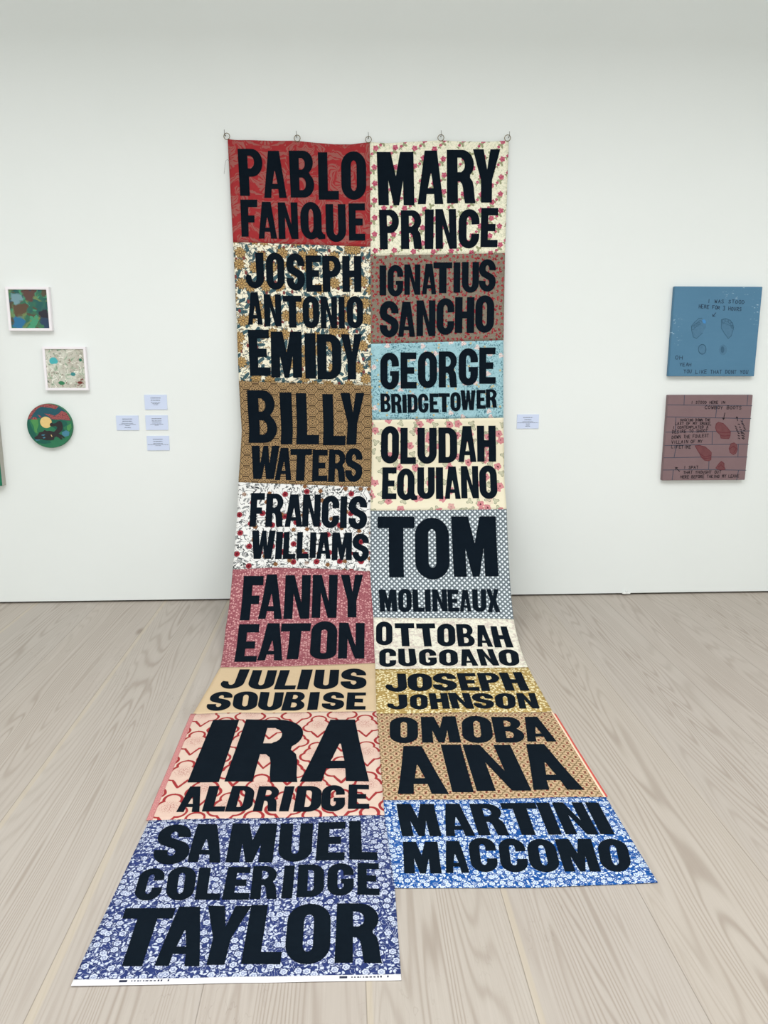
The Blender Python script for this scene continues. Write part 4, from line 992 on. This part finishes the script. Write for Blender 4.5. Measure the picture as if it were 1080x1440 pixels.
def script(root, mt, text, x0, x1, zc, h, w, y, seed, tilt=0.0, big=''):
    rr = random.Random(seed); bm = bmesh.new()
    n = len(text); cell = (x1-x0)/n
    for i, ch in enumerate(text):
        if ch == ' ': continue
        k = 1.35 if ch in big and big else 1.0
        gw = cell*0.68*(0.3 if ch in ',' else 1); gx = x0 + i*cell + rr.uniform(0, 0.1)*cell
        gh = h*k*rr.uniform(0.92, 1.08); gz = zc - gh/2 + rr.uniform(-0.06, 0.06)*h + tilt*i/n
        for st in ST[ch]:
            ribbon(bm, [(gx + p[0]*gw, gz + p[1]*gh) for p in st], w, y)
    finish('handwritten_line', bm, mt, root)
def board(cx, cz, w, h, depth, mt, name, label):
    root = empty(name, (cx, WALL_Y, cz), label, 'painting')
    bm = bmesh.new()
    box(bm, -w/2, w/2, -depth, -0.0005, -h/2, h/2)
    bmesh.ops.recalc_face_normals(bm, faces=bm.faces[:])
    bmesh.ops.bevel(bm, geom=bm.edges[:], offset=0.002, segments=2, affect='EDGES')
    for f in bm.faces:
        if f.normal.y > -0.9: f.material_index = 0
    return root, bm
def b2(px, py, q, w, h):                          # crop pixels -> board metres through its four corners
    (ax, ay), (bx, by), (cx, cy), (dx, dy) = q
    s = t = 0.5
    for _ in range(12):
        t = (py - (ay+(by-ay)*s)) / ((dy+(cy-dy)*s) - (ay+(by-ay)*s))
        l = ax+(dx-ax)*t; r = bx+(cx-bx)*t
        s = (px - l)/(r-l)
    return ((s-0.5)*w, (0.5-t)*h)
# blue board
BQ = [(130,93),(1020,95),(930,1003),(70,1003)]; BW, BH, BD = 0.5305, 0.523, 0.030
def f_steel(x, z):
    c = mix(noi(x, z, 4.0, 3.0), lin((72, 116, 144)), lin((82, 126, 154)))
    c = mix(clamp((noi(x, z*6.0, 6.0, 3.0) - 0.5)*1.5)*0.25, c, lin((98, 138, 164)))
    sm = below(noi(x*1.0, z*2.5, 30.0, 3.0, 0.6), 0.36, 0.05)
    patch = mx(below(hyp(x - 0.10, (z - 0.235)*2.0), 0.08, 0.05), mx(below(hyp((x + 0.25)*2.0, z + 0.0), 0.09, 0.06), below(hyp((x - 0.245)*2.0, z - 0.14), 0.09, 0.05)))
    return mix(sm*patch*0.8, c, lin((176, 200, 216)))
M_B = art('steel_blue_paint', f_steel)
M_BF = art('faint_blue_print', lambda x, z: mix(noi(x, z, 60.0, 3.0), lin((66, 106, 134)), lin((80, 122, 148))))
M_BL = art('footprint_line', lambda x, z: mix(noi(x, z, 60.0, 3.0), lin((46, 84, 110)), lin((58, 98, 124))))
M_BD = art('bright_blue_dab', lambda x, z: mix(noi(x, z, 60.0), lin((56, 124, 184)), lin((70, 136, 190))))
root, bm = board(2.2110, 1.6436, BW, BH, BD, M_B, 'painted_board', 'blue square painted board with faint footprints, above the brown board')
P = lambda pts: [b2(x, y, BQ, BW, BH) for x, y in pts]
def ell(cx, cy, rx, ry, rotd=0.0, n=26):
    c_, s_ = math.cos(math.radians(rotd)), math.sin(math.radians(rotd))
    return [(cx + rx*math.cos(2*math.pi*i/n)*c_ - ry*math.sin(2*math.pi*i/n)*s_, cy + rx*math.cos(2*math.pi*i/n)*s_ + ry*math.sin(2*math.pi*i/n)*c_) for i in range(n)]
foot = [[(300,530),(300,490),(330,450),(372,412),(405,408),(440,440),(445,500),(410,560),(350,615),(318,600)],
        ell(408,725,38,50), [(600,425),(640,412),(690,430),(718,470),(722,520),(700,590),(670,615),(630,560),(600,510)], ell(618,730,40,54)]
for f in foot: poly(bm, P(f), -BD-0.0003, 1)
for f in (foot[0][:5] , foot[2] + foot[2][:1], foot[1] + foot[1][:1], foot[0][7:] + foot[0][:1]): ribbon(bm, P(f), 0.0032, -BD-0.0005, 2)
for cx, cy in ((318,490),(340,470),(362,455),(382,440)): ribbon(bm, P(ell(cx, cy+14, 15, 24, 30, 10)), 0.0022, -BD-0.0006, 2)
for cx, cy in ((622,440),(655,432),(685,445),(705,468),(712,495)): ribbon(bm, P(ell(cx, cy, 15, 17, 0, 10)), 0.0022, -BD-0.0006, 2)
ribbon(bm, P([(598,470),(640,462),(680,480),(716,500)]), 0.0022, -BD-0.0006, 2)
poly(bm, P(ell(612,728,18,34)), -BD-0.0006, 2)
poly(bm, P([(405,430),(425,422),(446,440),(440,465),(418,460)]), -BD-0.0007, 3)
finish('board', bm, [M_B, M_BF, M_BL, M_BD], root)
M_PEN = plain('dark_pen', (34, 48, 72), 0.7)
def line(text, x0, x1, yc, hpx, q, w, h, y, seed, pen=0.0028, tilt=0.0, big=''):
    a = b2(x0, yc, q, w, h); b_ = b2(x1, yc, q, w, h)
    script(root, M_PEN, text, a[0], b_[0], a[1], hpx*h/900.0, pen, y, seed, -tilt*h/900.0, big)
YF = -BD - 0.0009
line('I WAS STOOD', 462, 845, 238, 33, BQ, BW, BH, YF, 1, tilt=8)
line('HERE FOR 3 HOURS', 372, 812, 290, 33, BQ, BW, BH, YF, 2, tilt=30, big='3')
def arrow(shaft, head, w):
    bm = bmesh.new(); ribbon(bm, P(shaft), w, YF); ribbon(bm, P(head), w, YF)
    finish('drawn_arrow', bm, M_PEN, root)
arrow([(545,355),(515,388)], [(512,370),(514,390),(536,388)], 0.0034)
line('OH', 138, 220, 808, 36, BQ, BW, BH, YF, 3)
line('YEAH', 182, 305, 882, 34, BQ, BW, BH, YF, 4)
line('YOU LIKE THAT DONT YOU', 222, 878, 953, 36, BQ, BW, BH, YF, 5, tilt=6)
# brown board
RQ = [(130,115),(993,108),(915,972),(68,980)]; RW, RH, RDp = 0.5255, 0.5245, 0.030
def f_mauve(x, z):
    c = mix(noi(x, z, 8.0, 3.0), lin((116, 94, 96)), lin((130, 106, 108)))
    return mix(clamp((noi(x, z*5.0, 30.0, 2.0)-0.5)*2.0)*0.2, c, lin((144, 118, 118)))
M_R = art('mauve_brown_paint', f_mauve)
M_RL = plain('slate_brick_line', (70, 74, 88), 0.8)
M_RB = art('boot_print_red', lambda x, z: mix(noi(x, z, 30.0, 3.0), lin((96, 52, 56)), lin((118, 72, 74))))
M_RD = art('boot_print_dark', lambda x, z: mix(noi(x, z, 30.0, 3.0), lin((92, 36, 44)), lin((106, 48, 54))))
root, bm = board(2.2170, 1.0082, RW, RH, RDp, M_R, 'painted_board', 'brown square painted board with brick lines and red boot prints, below the blue board')
P = lambda pts: [b2(x, y, RQ, RW, RH) for x, y in pts]
for pts in ([(122,212),(560,214),(984,217)], [(114,332),(500,338),(974,345)], [(104,486),(500,478),(962,470)], [(95,622),(500,610),(950,605)], [(86,746),(500,738),(938,736)], [(78,872),(500,866),(926,872)],
            [(293,117),(289,213)], [(942,110),(932,216)], [(625,217),(612,338)], [(207,340),(200,482)], [(893,350),(880,398)], [(580,480),(577,606)], [(212,622),(190,742)], [(846,606),(843,736)], [(548,740),(543,864)], [(182,872),(170,976)], [(850,872),(830,972)]):
    ribbon(bm, P(pts), 0.0042, -RDp-0.0003, 1)
boots = [[(640,382),(690,395),(735,440),(765,480),(762,520),(748,550),(700,548),(668,545),(660,510),(625,480),(610,440),(618,400)],
         [(770,600),(802,590),(830,612),(836,660),(820,700),(795,712),(762,690),(750,650)],
         [(402,622),(450,618),(505,632),(545,665),(570,690),(566,765),(540,778),(500,770),(468,740),(450,700),(425,665)],
         [(615,850),(650,800),(672,780),(700,800),(702,840),(714,862),(690,868),(640,866)]]
for k, f in enumerate(boots):
    poly(bm, P(f), -RDp-0.0005, 2); ribbon(bm, P(f + f[:1]), 0.0032, -RDp-0.0008, 3)
for pts in ([(625,480),(690,488),(764,488)], [(660,518),(710,522),(758,515)], [(452,706),(500,735),(566,722)], [(470,742),(510,752),(566,745)], [(762,650),(795,625),(826,650),(800,690)], [(640,840),(670,815),(698,845)]):
    ribbon(bm, P(pts), 0.0038, -RDp-0.0010, 3)
finish('board', bm, [M_R, M_RL, M_RB, M_RD], root)
M_PEN = plain('black_pen', (38, 32, 38), 0.7)
YF = -RDp - 0.0013
for k, (tx, x0, x1, yc, hp, tl) in enumerate([('I STOOD HERE IN', 360, 712, 187, 27, 0), ('COWBOY BOOTS', 502, 884, 236, 32, 4), ('SUCKING DOWN THE', 250, 562, 362, 25, 2), ('LAST OF MY SMOKE,', 200, 585, 398, 28, 4),
        ('I CONTEMPLATED A', 175, 540, 438, 25, -4), ('DESIRE TO SHOOT', 170, 536, 482, 32, -12), ('DOWN THE FOULEST', 165, 545, 537, 32, -18), ('VILLAIN OF MY', 162, 482, 588, 30, -10), ('LIFETIME', 162, 366, 634, 30, 4),
        ('I SPAT', 288, 440, 844, 30, 0), ('THAT THOUGHT OUT', 284, 675, 897, 30, -4), ('HERE BEFORE TAKING MY LEAVE', 256, 858, 942, 30, -6)]):
    line(tx, x0, x1, yc, hp, RQ, RW, RH, YF, 20+k, 0.0030, tl)
arrow([(706,290),(692,352)], [(682,338),(692,356),(702,340)], 0.0042)
arrow([(245,885),(206,846)], [(206,866),(205,844),(226,848)], 0.0042)
arrow([(838,368),(828,330)], [(820,342),(828,328),(838,340)], 0.0042)
rr = random.Random(5)
for (xa, ya, xb, yb, n) in ((880,372,912,450,5), (905,470,898,545,4), (850,405,880,480,4), (880,490,890,548,3), (820,428,835,470,3), (848,490,852,545,3)):   # illegible upright lines of writing
    bm = bmesh.new()
    for i in range(n):
        t = i/(n-1); x, y = xa + (xb-xa)*t, ya + (yb-ya)*t
        ribbon(bm, P([(x-9, y-5+rr.uniform(-4,4)), (x+1, y+rr.uniform(-7,7)), (x+10, y+5+rr.uniform(-4,4))]), 0.0040, YF)
    finish('handwritten_line', bm, M_PEN, root)


# ------------------------------------------------------------------ caption cards
M_CARD = plain('pale_blue_card', (203, 214, 236), 0.7, 0.01, 10.0)
M_TYPE = plain('card_type', (62, 72, 92), 0.8)
def caption(x0, x1, z0, z1, rows, label, seed):
    cx, cz = (x0+x1)/2, (z0+z1)/2; w, h = x1-x0, z1-z0
    root = empty('caption_card', (cx, WALL_Y, cz), label, 'label', 'caption cards on the wall')
    bm = bmesh.new(); box(bm, -w/2, w/2, -0.004, -0.0002, -h/2, h/2)
    bmesh.ops.recalc_face_normals(bm, faces=bm.faces[:])
    finish('card', bm, M_CARD, root)
    bm = bmesh.new(); rr = random.Random(seed)
    for (fy, fw, th) in rows:                     # rows of type too small to read: word-long bars of letter-sized ticks
        x = -fw*w/2
        while x < fw*w/2 - 0.001:
            l = min(rr.uniform(0.006, 0.016), fw*w/2 - x)
            k = x
            while k < x + l - 0.0008:
                ribbon(bm, [(k, (0.5-fy)*h - th/2), (k + rr.uniform(-0.0003, 0.0003), (0.5-fy)*h + th/2)], 0.0008, -0.0044)
                ribbon(bm, [(k, (0.5-fy)*h + th*rr.choice((-0.45, 0, 0.45))), (min(k + 0.0016, x+l), (0.5-fy)*h)], 0.0007, -0.0044)
                k += 0.0017
            x += l + 0.0016
    finish('printed_text', bm, M_TYPE, root)
    return root
caption(-1.188, -1.057, 1.189, 1.276, [(0.22,0.44,0.0040),(0.37,0.43,0.0040),(0.52,0.42,0.0026),(0.60,0.30,0.0024),(0.67,0.20,0.0024)], 'pale blue caption card, topmost in the column of three', 1)
caption(-1.3605, -1.2295, 1.067, 1.154, [(0.23,0.44,0.0040),(0.38,0.43,0.0040),(0.52,0.52,0.0026),(0.60,0.74,0.0024),(0.68,0.20,0.0024),(0.82,0.28,0.0030)], 'pale blue caption card standing alone, nearest the round painting', 2)
caption(-1.189, -1.058, 1.068, 1.155, [(0.23,0.44,0.0040),(0.38,0.43,0.0040),(0.52,0.40,0.0026),(0.60,0.58,0.0024),(0.67,0.18,0.0024)], 'pale blue caption card, middle one in the column of three', 3)
caption(-1.188, -1.057, 0.946, 1.033, [(0.23,0.44,0.0040),(0.38,0.42,0.0040),(0.52,0.42,0.0026),(0.60,0.92,0.0024),(0.67,0.24,0.0024)], 'pale blue caption card, lowest in the column of three', 4)
caption(1.039, 1.173, 1.068, 1.154, [(0.22,0.44,0.0040),(0.37,0.32,0.0040),(0.51,0.48,0.0026),(0.59,0.96,0.0024),(0.67,0.18,0.0024),(0.76,0.16,0.0024),(0.83,0.22,0.0030)], 'pale blue caption card right of the banner', 5)

# small plaster lump at the foot of the wall
bm = bmesh.new()
for (x, z, rx, rz) in ((0, 0.012, 0.022, 0.009), (-0.012, 0.010, 0.016, 0.006), (0.014, 0.010, 0.016, 0.006), (0.002, 0.022, 0.006, 0.009)):
    bmesh.ops.create_icosphere(bm, subdivisions=2, radius=1.0, matrix=Matrix.Translation((x, 0, z)) @ Matrix.Diagonal((rx, 0.008, rz, 1)))
o = finish('plaster_lump', bm, plain('white_plaster', (224, 226, 222), 0.9), smooth=True)
o.location = (1.783, WALL_Y - 0.006, 0.002)
tag(o, 'small white plaster lump at the foot of the wall, below the brown board', 'plaster')
